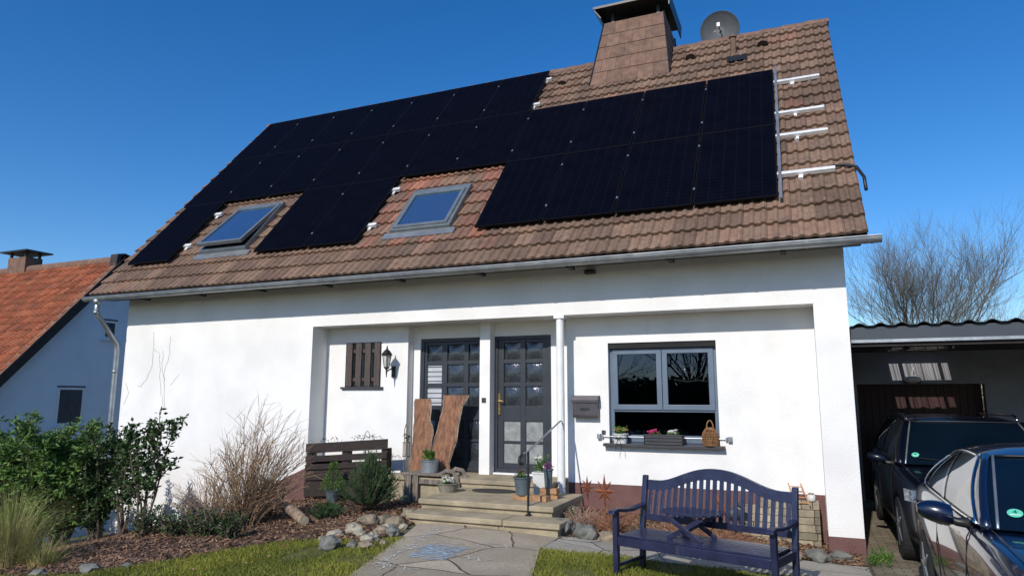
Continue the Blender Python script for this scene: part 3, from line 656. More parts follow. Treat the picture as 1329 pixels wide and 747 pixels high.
# skylights ------------------------------------------------------------
def slope_box(b,x0,x1,s0,s1,n0,n1):
    vs=[rp(x,s,n) for n in(n0,n1) for s in(s0,s1) for x in(x0,x1)]
    return b.add(vs,[(0,2,3,1),(4,5,7,6),(0,1,5,4),(2,6,7,3),(0,4,6,2),(1,3,7,5)])
def skylight(x0,x1,s0,s1,openang):
    b=MB(); t=.07
    for (a,c,p,q) in ((x0,x1,s0,s0+t),(x0,x1,s1-t*1.6,s1),(x0,x0+t,s0+t,s1-t*1.6),(x1-t,x1,s0+t,s1-t*1.6)): slope_box(b,a,c,p,q,.02,.15 if openang else .13)
    sk=part('skylight',b,'zinc' if 0 else M['skyframe'],house,bevel=.006)
    slope_box(bb:=MB(),x0-.10,x1+.10,s0-.16,s0-.002,.045,.075); part('apron_flashing',bb,'zinc',sk)
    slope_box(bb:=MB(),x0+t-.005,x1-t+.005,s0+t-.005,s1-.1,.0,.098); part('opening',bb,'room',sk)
    # sash pivots about its middle
    sm=(s0+s1)/2; cs,sn=math.cos(openang),math.sin(openang)
    def sp(x,s,n): 
        ds=s-sm; dn=n-.11; return rp(x,sm+ds*cs+dn*sn,.11+(.075 if openang else 0)-ds*sn+dn*cs)
    def sb(b,x0,x1,s0,s1,n0,n1):
        vs=[sp(x,s,n) for n in(n0,n1) for s in(s0,s1) for x in(x0,x1)]; return b.add(vs,[(0,2,3,1),(4,5,7,6),(0,1,5,4),(2,6,7,3),(0,4,6,2),(1,3,7,5)])
    a0,a1,q0,q1=(x0+.02,x1-.02,s0+.015,s1-.10) if openang else (x0+.06,x1-.06,s0+.05,s1-.15)
    b=MB(); w_=.065
    sb(b,a0,a1,q0,q0+w_,.09,.155); sb(b,a0,a1,q1-w_,q1,.09,.155); sb(b,a0,a0+w_,q0+w_,q1-w_,.09,.155); sb(b,a1-w_,a1,q0+w_,q1-w_,.09,.155)
    part('sash',b,M['skyframe'],sk,bevel=.004)
    b=MB(); sb(b,a0+w_-.01,a1-w_+.01,q0+w_-.01,q1-w_+.01,.122,.130); part('pane',b,'skyglass',sk)
    return sk
M['skyframe']=mat('skylight_frame_metal',(.24,.27,.28),(.19,.215,.225),6,.4,metal=.55)
skylight(-6.78,-5.62,.98,2.50,R(5.5))
skylight(-2.47,-1.30,1.02,2.28,0)

# ================================================================== SOLAR PANELS
PW,PH=1.117,2.0; G='black solar panels on the brown roof'
px=[3.755-1.135*k for k in range(12)]
colname=['first','second','third','fourth','fifth','sixth','seventh','eighth','ninth','tenth','eleventh']
def panel(x1,s0,h,label,first=None):
    o=thing('solar_panel',label,'solar panel',tuple(rp(x1-PW/2,s0,.12)),0,G)
    rot=Matrix((Vector((1,0,0)),T,NN)).transposed().to_4x4(); o.rotation_mode='QUATERNION'; o.rotation_quaternion=rot.to_quaternion()
    key=round(h,3)
    if key in PCACHE:
        for src in PCACHE[key]:
            c=src.copy(); COL.objects.link(c); c.parent=o
    else:
        b=MB(); w_=.012; a=PW/2
        for (p,q,r,s) in ((-a,a,0,w_),(-a,a,h-w_,h),(-a,-a+w_,w_,h-w_),(a-w_,a,w_,h-w_)): b.box(p,q,r,s,0,.035)
        f=part('frame',b,'pvframe',None,local=True,bevel=.002); f.parent=o
        gl=part('glass',MB().box(-a+w_,a-w_,w_,h-w_,.012,.031),'pv',None,local=True); gl.parent=o
        PCACHE[key]=[f,gl]
        for yy in (.38,h-.38):
            c=part('clamp',MB().box(-a-.018,-a+.008,yy-.022,yy+.022,.03,.043),'zinc',None,local=True); c.parent=o; PCACHE[key].append(c)
    return o
PCACHE={}
place={0:'right',}
for k in range(4):
    panel(px[k],.835,1.995,'%s solar panel from the right in the bottom row of the large right hand block'%colname[k].capitalize() if 0 else '%s black solar panel from the right in the bottom row of the right block'%colname[k])
panel(px[6]+.03,.78,2.05,'right hand black solar panel of the pair between the two skylights'); panel(px[7]+.03,.78,2.05,'left hand black solar panel of the pair between the two skylights')
panel(-7.44,.78,2.05,'single black solar panel at the bottom left, left of the open skylight')
for k in range(11):
    panel(px[k]+(.03 if k>4 else 0),2.842,2.00,('%s black solar panel from the right in the long middle row'%colname[k]))
for k in range(7):
    panel(px[4]-.07-1.125*k,4.855,1.90,('%s black solar panel from the right in the top row under the ridge'%colname[k]))
# rails
GR='mounting rail ends on the roof'
def rail(x0,x1,s,label,seen=True):
    o=thing('mounting_rail',label,'rail',tuple(rp((x0+x1)/2,s,.08)),0,GR)
    b=MB(); slope_box(b,x0,x1,s-.033,s+.033,.068,.118); b2=MB()
    slope_box(b,x0,x1,s-.033,s-.012,.118,.126); slope_box(b,x0,x1,s+.012,s+.033,.118,.126)
    part('rail_bar',b,'alu',o); xh=x0+(x1-x0)*.45
    b=MB(); slope_box(b,xh-.03,xh+.03,s-.10,s-.023,.06,.078); slope_box(b,xh-.03,xh+.03,s-.10,s-.085,.02,.06); part('roof_hook',b,'alu',o)
for s,x1,l in ((4.40,4.48,'top'),(3.25,4.48,'second from top'),(2.52,4.48,'third from top'),(1.43,4.50,'lowest')): rail(3.70,x1,s,'silver rail end sticking out right of the solar panels, %s of four'%l)
rail(-3.1,-2.86,1.30,'silver rail end beside the right skylight, lower of two'); rail(-3.12,-2.87,2.45,'silver rail end beside the right skylight, upper of two')
rail(-7.47,-7.26,1.30,'silver rail end left of the open skylight, lower of two'); rail(-7.47,-7.26,2.40,'silver rail end left of the open skylight, upper of two')
rail(-.96,-.72,5.2,'silver rail end at the top panel row beside the chimney, lower'); rail(-.96,-.74,6.4,'silver rail end at the top panel row beside the chimney, upper')
b=MB(); slope_box(b,3.775,3.815,.78,4.98,.125,.150); o=one('edge_rod',b,'zinc','thin silver bar running down the right edge of the solar panels','rod')
b=MB(); b.tube([rp(4.40,1.48,.10),rp(4.62,1.50,.10),rp(4.76,1.42,.09),rp(4.83,1.20,.06),rp(4.83,.95,.02)],.022,8); one('roof_cable',b,'cable','black cable curving over the right roof edge from the lowest rail','cable',smooth=True)

# satellite dish
sd=thing('satellite_dish','round grey satellite dish with pale receiver on the roof ridge','satellite dish',(2.78,4.35,8.25))
ndir=Vector((.02,-1,-.16)).normalized(); q=ndir.to_track_quat('Z','Y').to_matrix().to_4x4()
b=MB(); prof=[(0,-.07),(.10,-.066),(.2,-.052),(.3,-.026),(.385,0),(.39,.004),(.395,-.006),(.3,-.036),(.2,-.062),(.1,-.076),(.0,-.08)]
c0=Vector((2.76,4.2,8.66)); b.lathe(prof,c0,40,q); dishp=part('reflector',b,'dish',sd,smooth=True)
b=MB(); ft=c0+ndir*.34+Vector((.0,0,-.04)); b.tube([c0+Vector((.05,0,-.36)),c0+ndir*.2+Vector((.05,0,-.2)),ft],.012,6); part('feed_arm',b,'dish',sd)
b=MB(); b.tube([ft,ft-ndir*.09],[.035,.028],10); b.box(ft.x-.03,ft.x+.03,ft.y-.03,ft.y+.03,ft.z-.02,ft.z+.06); part('receiver',b,'whitepaint',sd)
b=MB(); b.tube([(2.80,4.33,8.2),(2.80,4.33,8.72)],.024,10); b.tube([(2.80,4.33,8.66),c0-ndir*.05],.03,8); part('mast',b,'zinc',sd)
b=MB(); e1=q.to_3x3()@Vector((1,0,0)); e2=q.to_3x3()@Vector((0,1,0)); cc=c0-ndir*.062+Vector((-.10,0,.04))
b.tube([cc+Vector((-.04,0,.0)),cc+Vector((-.01,0,.05)),cc+Vector((.0,0,-.02)),cc+Vector((.04,0,.03))],.006,4); b.tube([cc+Vector((-.04,0,-.04)),cc+Vector((.03,0,-.04))],.005,4); part('emblem',b,'whitepaint',dishp)

# ================================================================== STEPS
st=thing('front_steps','worn sandstone steps with overhanging treads leading to the front doors','steps',(.1,-1,-.45))
part('tread',MB().box(-2.12,.56,-.25,DP+.05,-.12,-.06),'stone',st,bevel=.008)
part('riser',MB().box(-2.08,.54,-.22,.5,-.6,-.121),'stone',st)
part('tread',MB().box(-.86,1.03,-1.47,-.221,-.245,-.18),'stone',st,bevel=.01)
part('riser',MB().box(-.83,1.0,-1.43,-.222,-.7,-.246),'stone',st,bevel=.004)
part('tread',MB().box(-.80,.52,-1.87,-1.431,-.365,-.30),'stone',st,bevel=.01); part('tread',MB().box(.526,1.245,-1.87,-1.431,-.365,-.3005),'stone',st,bevel=.01)
part('riser',MB().box(-.77,.46,-1.83,-1.432,-.7,-.366),'stone',st,bevel=.004); part('riser',MB().box(.466,1.21,-1.83,-1.432,-.7,-.366),'stone',st,bevel=.004)
b=MB(); 
pts=[(-.22+.33*math.cos(t),-.46+.19*math.sin(t)) for t in [2*PI*q/32 for q in range(32)]]
b.prism(pts,'z',-.179,-.166); one('doormat',b,'mat','dark oval doormat lying on the stone landing','doormat',loc=(-.22,-.46,-.179))
hr=thing('handrail','slim metal handrail sloping up from a black post on the bottom step','handrail',(.70,-1.46,-.30))
part('post',MB().tube([(.70,-1.46,-.30),(.70,-1.46,.475)],.016,10),'black',hr); b=MB(); b.tube([(.70,-1.46,-.30),(.70,-1.46,-.285)],.04,12); part('foot_plate',b,'black',hr)
b=MB(); b.tube([(.665,-1.60,.44),(.70,-1.46,.475),(.66,-.10,.80),(.65,-.02,.80)],.012,8); part('rail',b,'zinc',hr)
b=MB(); b.tube([(.668,-1.58,.445),(.655,-1.63,.41),(.65,-1.635,.36),(.655,-1.60,.33),(.67,-1.56,.33)],.020,8); part('end_curl',b,'black',hr)

# ================================================================== PORCH OBJECTS
# carriage lamp
wl=thing('wall_lantern','black carriage lantern with glass panes beside the slatted window','wall lamp',(-2.50,D,1.55))
lx,ly=-2.50,.20
b=MB(); b.box(-2.535,-2.465,D-.02,D-.001,1.47,1.66); b.tube([(lx,D-.02,1.62),(lx,D-.12,1.60),(lx,ly,1.56),(lx,ly,1.60)],.012,8); b.tube([(lx,ly,1.46),(lx,ly,1.60)],[.006,.018],8); part('bracket',b,'black',wl)
b=MB(); b.lathe([(.03,1.60),(.05,1.62),(.05,1.635),(.0,1.636)],(lx,ly,0),6)
for k in range(6):
    a=2*PI*k/6; b.tube([(lx+.048*math.cos(a),ly+.048*math.sin(a),1.63),(lx+.082*math.cos(a),ly+.082*math.sin(a),1.83)],.005,4)
b.lathe([(.10,1.83),(.105,1.84),(.06,1.90),(.02,1.93),(.012,1.97),(.004,2.0)],(lx,ly,0),6); part('cage',b,'black',wl)
part('glass',MB().lathe([(.044,1.636),(.076,1.829)],(lx,ly,0),6),'lampglass',wl)
# mailbox
mb=thing('mailbox','grey metal mailbox with a domed lid on the white porch wall','mailbox',(.93,D,.84))
b=MB(); b.prism([(D-.001,.84),(D-.11,.84),(D-.12,.88),(D-.12,1.10),(D-.10,1.145),(D-.001,1.165)],'x',.72,1.10); part('box',b,'mail',mb,bevel=.006)
b=MB(); b.prism([(D-.001,1.168),(D-.11,1.15),(D-.135,1.10),(D-.135,1.06),(D-.123,1.06),(D-.123,1.10),(D-.10,1.147),(D-.001,1.162)],'x',.705,1.115); part('lid',b,'mail',mb,bevel=.003)
part('name_plate',MB().box(.84,.98,D-.127,D-.121,.95,.985),'darkmetal',mb)
# leaning live-edge slabs
def slab(name,outl,y0,y1,zb,zt,th,label):
    """outline list of (z, xl, xr); leans from y0 at zb to y1 at zt"""
    o=thing(name,label,'wood slab',((outl[0][1]+outl[0][2])/2,y0,zb),0,'live edge wood slabs leaning by the door')
    rr=random.Random(len(label)); rows=[];n=len(outl); N_=22
    for i in range(N_+1):
        t=i/N_; z=zb+(zt-zb)*t
        xl=interp(z,[q[0] for q in outl],[q[1] for q in outl])+.012*noise.noise(Vector((z*9,1.3,len(label))))+.006*rr.uniform(-1,1)
        xr=interp(z,[q[0] for q in outl],[q[2] for q in outl])+.012*noise.noise(Vector((z*9,7.3,len(label))))+.006*rr.uniform(-1,1)
        rows.append((z,y0+(y1-y0)*t,xl,xr))
    b=MB(); b.grid([[Vector((xl+(xr-xl)*k/6,y-.0+.004*noise.noise(Vector((k*1.1,z*6,0))),z)) for k in range(7)] for z,y,xl,xr in rows]); part('face',b,'slab',o,smooth=True)
    b=MB(); b.grid([[(xl+.012,y-.004,z),(xl-.02,y+th*.3,z),(xl-.004,y+th,z),(xr+.004,y+th,z),(xr+.02,y+th*.3,z),(xr-.018,y-.004,z)] for z,y,xl,xr in rows])
    for r in (rows[0],rows[-1]): b.add([(r[2],r[1],r[0]),(r[2],r[1]+th,r[0]),(r[3],r[1]+th,r[0]),(r[3],r[1],r[0])],[(0,1,2,3)])
    part('bark_edge',b,'slabedge',o); return o
slab('wood_slab',[(-.06,-1.98,-1.60),(.2,-1.98,-1.64),(.45,-1.99,-1.66),(.6,-1.99,-1.64),(.75,-2.0,-1.72),(.9,-2.02,-1.73),(1.05,-2.03,-1.73),(1.12,-2.02,-1.76)],.16,.36,-.06,1.11,.05,'reddish brown wood slab with wavy bark edges, left of two leaning at the doors')
slab('wood_slab',[(-.06,-1.56,-1.26),(.1,-1.58,-1.30),(.25,-1.60,-1.26),(.45,-1.58,-1.20),(.65,-1.54,-1.19),(.85,-1.50,-1.17),(1.0,-1.47,-1.15),(1.1,-1.49,-1.08),(1.17,-1.49,-1.06)],.14,.36,-.06,1.17,.05,'reddish brown wood slab flaring wide at its top, right of two leaning at the doors')
# rustic stool
so=thing('rustic_stool','weathered grey wooden plank stool holding a metal plant pot','stool',(-1.4,-.1,-.42))
b=MB(); b.box(-1.86,-1.02,-.30,-.17,-.04,.0); b.box(-1.84,-1.05,-.165,-.02,-.045,-.005); b.box(-1.82,-1.0,-.015,.10,-.04,.0); part('plank_top',b,'oldwood',so,bevel=.008)
b=MB(); b.box(-1.80,-1.68,-.30,-.22,-.50,-.041); part('leg',b,'oldwood',so,bevel=.006); part('leg',MB().box(-1.655,-1.56,-.295,-.225,-.48,-.041),'oldwood',so,bevel=.006); part('leg',MB().box(-1.80,-1.70,.0,.08,-.5,-.046),'oldwood',so,bevel=.006)
for yy in(-.28,.02): part('curved_branch',MB().tube([(-1.20,yy,-.02),(-1.08,yy,.05),(-.96,yy,.03),(-.90,yy,-.06),(-.88,yy,-.17),(-.92,yy,-.2)],[.03,.035,.035,.032,.028,.02],6),'oldwood',so)
part('leg',MB().box(-1.0,-.93,-.30,-.24,-.5,-.045),'oldwood',so,bevel=.006); part('leg',MB().box(-1.0,-.93,.0,.06,-.5,-.045),'oldwood',so,bevel=.006)
part('cross_plank',MB().box(-1.69,-1.0,-.27,-.25,-.16,-.09),'oldwood',so,bevel=.004)
# generic foliage helpers -------------------------------------------------
def leaf(b,p,d,l,w_,rr,curl=.3):
    d=Vector(d).normalized(); s=d.cross(Vector((rr.gauss(0,1),rr.gauss(0,1),rr.gauss(0,1)))); s=s.normalized() if s.length>1e-3 else Vector((1,0,0)); n=s.cross(d)
    p=Vector(p); b.add([p,p+d*l*.45+s*w_,p+d*l+n*(-curl*l*.3),p+d*l*.45-s*w_,p+d*l*.5-n*(w_*.5)],[(0,1,4),(1,2,4),(2,3,4),(3,0,4)])
def pot(o,c,r0,r1,h,m,rim=.012,square=False):
    b=MB(); n=4 if square else 22
    k=1.3 if square else 1
    b.lathe([(r0*k,0),(r1*k,h*.93),(r1*k+rim,h*.93),(r1*k+rim,h),(r1*k-.006,h),(r1*k-.012,h*.88),(0,h*.87)],c,n,Matrix.Rotation(PI/4 if square else 0,4,'Z')); return part('pot',b,m,o,smooth=False)
def sprigs(o,c,n,h,r,m,rr,lw=.008,ll=.05,name='foliage',up=.8):
    b=MB(); c=Vector(c)
    for i in range(n):
        a=rr.uniform(0,6.28); q=r*math.sqrt(rr.random()); p=c+Vector((q*math.cos(a)*.5,q*math.sin(a)*.5,0)); d=Vector((math.cos(a)*q/r*(1-up)*1.6,math.sin(a)*q/r*(1-up)*1.6,up)).normalized(); hh=h*rr.uniform(.5,1)
        b.tube([p,p+d*hh*.5,p+d*hh],.0022,3,cap=False)
        for k in range(5):
            t=rr.uniform(.25,1); pd=(d+Vector((rr.gauss(0,.8),rr.gauss(0,.8),rr.gauss(0,.5)))).normalized(); leaf(b,p+d*hh*t,pd,ll*rr.uniform(.6,1.2),lw,rr)
    return part(name,b,m,o)
def flowers(o,c,n,r,hz,m,rr,size=.018,name='blossom'):
    b=MB(); c=Vector(c)
    for i in range(n):
        a=rr.uniform(0,6.28);q=r*math.sqrt(rr.random()); p=c+Vector((q*math.cos(a),q*math.sin(a),rr.uniform(0,hz)))
        for k in range(6): leaf(b,p,Vector((math.cos(k*1.05+a),math.sin(k*1.05+a)-.5,.5)),size,size*.45,rr)
    return part(name,b,m,o)
rr=random.Random(21)
pp=thing('potted_plant','round galvanised metal pot with a leafy green plant on the grey stool','plant pot',(-1.46,-.12,0)); pot(pp,(-1.46,-.12,0),.125,.135,.18,'zincpot'); sprigs(pp,(-1.46,-.12,.15),26,.20,.10,'green',rr,.016,.07,up=.85)
pp=thing('planted_bowl','low grey bowl with a white flower beneath the right end of the stool','plant bowl',(-.98,-.75,-.18)); pot(pp,(-.98+.18,-.75,-.18),.12,.155,.12,'claypot'); flowers(pp,(-.80,-.75,-.05),22,.075,.06,'white',rr,.028); sprigs(pp,(-.80,-.75,-.08),14,.06,.1,'green',rr,.012,.05)
# bricks
for i,(x,y,z,rz,lab) in enumerate([(.46,-1.05,-.18,.15,'orange brick under the teal flower pot, left of three on the landing'),(.70,-1.04,-.18,-.2,'orange brick lying at the landing edge right of the teal pot, lowest right one'),(.74,-.80,-.18,.1,'orange brick on the landing furthest back beside the tall grey pot')]):
    o=one('brick',MB().box(-.12,.12,-.056,.056,0,.068),'brick',lab,'brick','bricks on the landing',bevel=.004); o.location=(x,y,z); o.rotation_euler=(0,0,rz)
o=one('brick',MB().box(-.12,.12,-.056,.056,0,.068),'brick','orange brick stacked on top of another brick beside the slim dark pot','brick','bricks on the landing',bevel=.004); o.location=(.75,-.81,-.112); o.rotation_euler=(0,0,-.1)
pp=thing('potted_plant','teal grey pot with small purple flowers standing on a brick at the steps','plant pot',(.46,-1.05,-.112)); pot(pp,(.46,-1.05,-.112),.085,.115,.225,'bluepot'); sprigs(pp,(.46,-1.05,.08),22,.13,.11,'green',rr,.008,.04); flowers(pp,(.45,-1.05,.13),22,.12,.07,'purple',rr,.018)
pp=thing('potted_plant','square pale grey pot with white flowers beside the front door','plant pot',(.56,-.62,-.18)); pot(pp,(.56,-.62,-.18),.085,.10,.32,'whitepot',square=True); sprigs(pp,(.56,-.62,.12),24,.24,.10,'green',rr,.012,.06); flowers(pp,(.52,-.62,.30),8,.06,.05,'white',rr,.03); flowers(pp,(.62,-.66,.20),9,.06,.03,'white',rr,.032)
pp=thing('potted_plant','slim dark pot with a dark red plant behind the handrail post','plant pot',(.72,-.82,-.044)); pot(pp,(.74,-.84,-.044),.045,.06,.25,'bluepot'); sprigs(pp,(.74,-.84,.18),16,.12,.08,'purple',rr,.010,.04)
# evergreen cushion at the post foot
pp=thing('evergreen_cushion','low dark green heather with tiny white blossoms at the foot of the white post','plant',(.98,-.95,-.47)); 
b=MB()
for i in range(1500):
    a=rr.uniform(0,6.28);q=math.sqrt(rr.random()); p=Vector((.96+.26*q*math.cos(a),-.85+.30*q*math.sin(a),-.44+.17*math.sqrt(max(0,1-q*q))*rr.uniform(.5,1))); leaf(b,p,(rr.gauss(0,.6)+math.cos(a)*q,rr.gauss(0,.6)+math.sin(a)*q,.6),.035,.006,rr)
part('foliage',b,'laurel',pp); flowers(pp,(.96,-.85,-.29),26,.2,.03,'white',rr,.009)

# ================================================================== WINDOW SILL OBJECTS
zs=gz0+.005; ys_=D-.045
pp=thing('flower_pot','white zinc pot tied with a dark ribbon and filled with yellowish flowers on the sill','flower pot',(1.40,ys_,zs)); pot(pp,(1.42,ys_,zs),.095,.108,.14,'whitepot'); sprigs(pp,(1.42,ys_,zs+.12),26,.13,.12,'green',rr,.008,.035); flowers(pp,(1.42,ys_,zs+.17),26,.11,.05,'yellow',rr,.016)
b=MB(); b.tube([(1.42+.106*math.cos(t),ys_+.106*math.sin(t),zs+.08) for t in [2*PI*q/20 for q in range(20)]],.006,5,closed=True)
for s in(-1,1): b.tube([(1.42,ys_-.108,zs+.08),(1.42+s*.035,ys_-.125,zs+.105),(1.42+s*.06,ys_-.12,zs+.09),(1.42+s*.03,ys_-.118,zs+.07),(1.42,ys_-.108,zs+.08)],.005,5); b.tube([(1.42,ys_-.11,zs+.08),(1.42+s*.03,ys_-.12,zs+.01),(1.42+s*.045,ys_-.13,zs-.09)],.004,5)
part('ribbon',b,'black',pp)
pp=thing('flower_box','black slatted flower box with pink and white primroses on the window sill','flower box',(2.06,ys_,zs))
b=MB(); 
for z in (0,.045,.09): 
    for yy in(ys_-.085,ys_+.065): b.box(1.78,2.33,yy,yy+.012,zs+z+.004,zs+z+.036)
b.box(1.78,1.792,ys_-.085,ys_+.077,zs,zs+.135);b.box(2.318,2.33,ys_-.085,ys_+.077,zs,zs+.135);b.box(1.785,2.325,ys_-.07,ys_+.07,zs,zs+.09); part('box',b,'anth',pp)
part('rim',MB().box(1.775,2.335,ys_-.092,ys_-.072,zs+.128,zs+.14),'anth',pp,bevel=.003)
sprigs(pp,(1.92,ys_,zs+.08),20,.08,.12,'green',rr,.014,.05); sprigs(pp,(2.18,ys_,zs+.08),20,.08,.12,'green',rr,.014,.05)
flowers(pp,(1.91,ys_-.01,zs+.15),26,.085,.05,'pink',rr,.024); flowers(pp,(2.17,ys_-.01,zs+.15),22,.07,.05,'white',rr,.024)
pp=thing('rattan_lantern','brown wicker lantern with a loop handle at the right end of the sill','lantern',(2.69,ys_,zs))
b=MB(); prof=[(.105,0),(.108,.02),(.108,.13),(.10,.17),(.07,.215),(.045,.235)]
for r_,z in prof+[(.108,.05),(.108,.075),(.108,.10)]: b.tube([(2.69+r_*math.cos(t),ys_+r_*math.sin(t),zs+.008+z) for t in [2*PI*q/24 for q in range(24)]],.0065,5,closed=True)
for k in range(18):
    a=2*PI*k/18; 
    for tw_ in(-.35,.35): b.tube([(2.69+r_*math.cos(a+tw_*z*5),ys_+r_*math.sin(a+tw_*z*5),zs+.006+z) for r_,z in prof],.0045,4)
part('basket',b,'rattan',pp); part('lining',MB().lathe([(.09,.004),(.093,.15),(.05,.2)],(2.69,ys_,zs),14),'brown',pp)
b=MB(); b.tube([(2.69+.045*math.cos(t),ys_,zs+.235+.11*math.sin(t)) for t in [PI*q/10 for q in range(11)]],.009,6); part('handle',b,'rattan',pp)
pp=thing('sill_bar','grey metal bar across the window sill with square finials at both ends','bar',(2.03,D,.56))
b=MB(); b.tube([(gx0-.10,D-.03,.575),(gx1+.09,D-.03,.575)],.007,8)
part('bar',b,'zinc',pp)
for s,x in((-1,gx0-.10),(1,gx1+.09)):
    b=MB(); b.box(x-.012,x+.012,D-.05,D-.005,.55,.60); b.box(min(x+s*.02,x+s*.075),max(x+s*.02,x+s*.075),D-.06,D-.003,.54,.612); part('finial',b,'zinc',pp,bevel=.003)

# ================================================================== PALLET PLANTER
pl=thing('pallet_planter','dark brown upright wooden pallet with gaps leaning by the porch wall','pallet',(-3.0,-.05,-.45))
def pboard(x0,x1,z0,z1,y0=-.10,y1=-.075,name='board',m='pallet'):
    k=.075
    b=MB(); vs=[(x,y,z+k*(x+3.85)) for z in(z0,z1) for y in(y0,y1) for x in(x0,x1)]
    b.add(vs,[(0,2,3,1),(4,5,7,6),(0,1,5,4),(2,6,7,3),(0,4,6,2),(1,3,7,5)]); return part(name,b,m,pl,bevel=.006)
X0,X1=-3.84,-2.24
pboard(X0,X1,.22,.36,-.12,-.09,'top_board'); pboard(X0,X1,.20,.215,-.12,.03,'shelf')
pboard(X0,X1,.055,.155,-.12,-.098); pboard(X0+.0,X1,-.07,.02,-.12,-.098); pboard(X0,X1,-.24,-.085,-.12,-.098); pboard(X0,X1,-.50,-.255,-.12,-.098)
for x in(X0,-3.12,-2.36): pboard(x,x+.12,-.50,.199,-.095,.03,'block')
pboard(X0+.125,-3.125,-.52,.13,.0,.025,'back_board'); pboard(-2.995,-2.365,-.52,.02,.0,.025,'back_board')
b=MB(); rr=random.Random(3)
for i in range(16):
    x=rr.uniform(X0+.1,X1-.1); z=.36+.075*(x+3.85); b.tube([(x,-.06,z-.01),(x+rr.gauss(0,.03),-.07+rr.gauss(0,.02),z+.04),(x+rr.gauss(0,.07),-.06,z+rr.uniform(.03,.10))],.0035,4)
b.tube([(-2.66+.05*math.cos(t),-.06,.47+.12*math.sin(t)) for t in [PI*q/12 for q in range(13)]],.005,5)
part('dry_stems',b,'branch',pl); b=MB()
for i in range(46):
    x=rr.choice([-3.5,-3.35,-3.28,-2.95,-2.8,-2.62,-2.5])+rr.gauss(0,.04); z=.37+.075*(x+3.85)+rr.uniform(0,.07); leaf(b,(x,-.07,z),(rr.gauss(0,1),rr.gauss(0,1),.4),.035,.011,rr)
part('withered_leaves',b,'laurel',pl)
pp=thing('potted_conifer','slim green conifer in a blue grey pot in front of the dark pallet','plant pot',(-3.02,-.42,g(-3.02,-.42))); zz=g(-3.02,-.42)+.02; pot(pp,(-3.02,-.42,zz),.085,.12,.20,'bluepot'); part('saucer',MB().lathe([(.13,0),(.15,.02),(.0,.021)],(-3.02,-.42,zz-.005),18),'brick',pp)
b=MB()
for i in range(900):
    t=rr.random()**1.3; a=rr.uniform(0,6.28); q=(.19*(1-t)+.03)*math.sqrt(rr.random()); leaf(b,(-3.02+q*math.cos(a),-.42+q*math.sin(a),zz+.18+.42*t),(math.cos(a),math.sin(a),.9+rr.random()),.05,.006,rr)
part('foliage',b,'hedge',pp)
# wall hook planter in the corner
pp=thing('hanging_lantern','small weathered hanging lantern hook in the corner left of the wood slabs','lantern',(-2.17,.30,-.05)); b=MB(); b.tube([(-2.19,.32,-.06),(-2.19,.32,.62),(-2.15,.30,.70),(-2.11,.26,.66),(-2.11,.25,.58)],.008,6); part('hook',b,'oldwood',pp)
b=MB(); b.box(-2.155,-2.065,.205,.295,.18,.195); b.box(-2.155,-2.065,.205,.295,.40,.415)
for q in((-2.15,.21),(-2.075,.21),(-2.15,.285),(-2.075,.285)): b.box(q[0],q[0]+.008,q[1],q[1]+.008,.195,.40)
b.tube([(-2.11,.25,.415),(-2.11,.25,.58)],.004,4); part('cage',b,'oldwood',pp); b=MB()
for i in range(30): leaf(b,(-2.11+rr.gauss(0,.02),.25+rr.gauss(0,.02),.5+rr.gauss(0,.04)),(rr.gauss(0,1),rr.gauss(0,1),-.5),.05,.012,rr)
part('sprig',b,'laurel',pp)

# ================================================================== GARDEN
# pine shrub
def pine_shrub(x,y,w_,h,n,label,name='pine_shrub',flat=1,seed=2,m='pine'):
    rr=random.Random(seed); z0=g(x,y); o=thing(name,label,'shrub',(x,y,z0)); b=MB(); bs=MB()
    for i in range(n):
        a=rr.uniform(0,6.28); el=rr.uniform(.05,1.0)**.8*PI/2; R_=rr.uniform(.75,1.08)*(1+.22*noise.noise(Vector((math.cos(a)*2+seed,math.sin(a)*2,el*2))))
        tip=Vector((x+w_*R_*math.cos(a)*math.cos(el)*rr.uniform(.55,1),y+w_*R_*math.sin(a)*math.cos(el)*rr.uniform(.55,1),z0+h*.18+h*.85*R_*math.sin(el)*rr.uniform(.5,1)))
        base=Vector((x,y,z0+h*.12)); mid=(base+tip)*.5+Vector((0,0,-.03)); bs.tube([base,mid,tip],[.012,.007,.003],4,cap=False)
        d=(tip-mid).normalized()
        for k in range(34):
            t=rr.uniform(-.55,.05); p=tip+d*t*.3; nd=(d*1.1+Vector((rr.gauss(0,.7),rr.gauss(0,.7),rr.gauss(0,.5)))).normalized(); s=nd.cross(Vector((rr.random(),rr.random(),rr.random()))).normalized()*.0034
            l=rr.uniform(.035,.07); b.add([p-s,p+s,p+nd*l],[(0,1,2)])
    part('needles',b,m,o); part('branches',bs,'branch',o); return o
pine_shrub(-1.84,-1.14,.50,.80,760,'bushy dark green dwarf pine in the mulch bed before the pallet')
pine_shrub(-2.12,-1.75,.30,.24,160,'low spreading green conifer at the foot of the dwarf pine',seed=9)
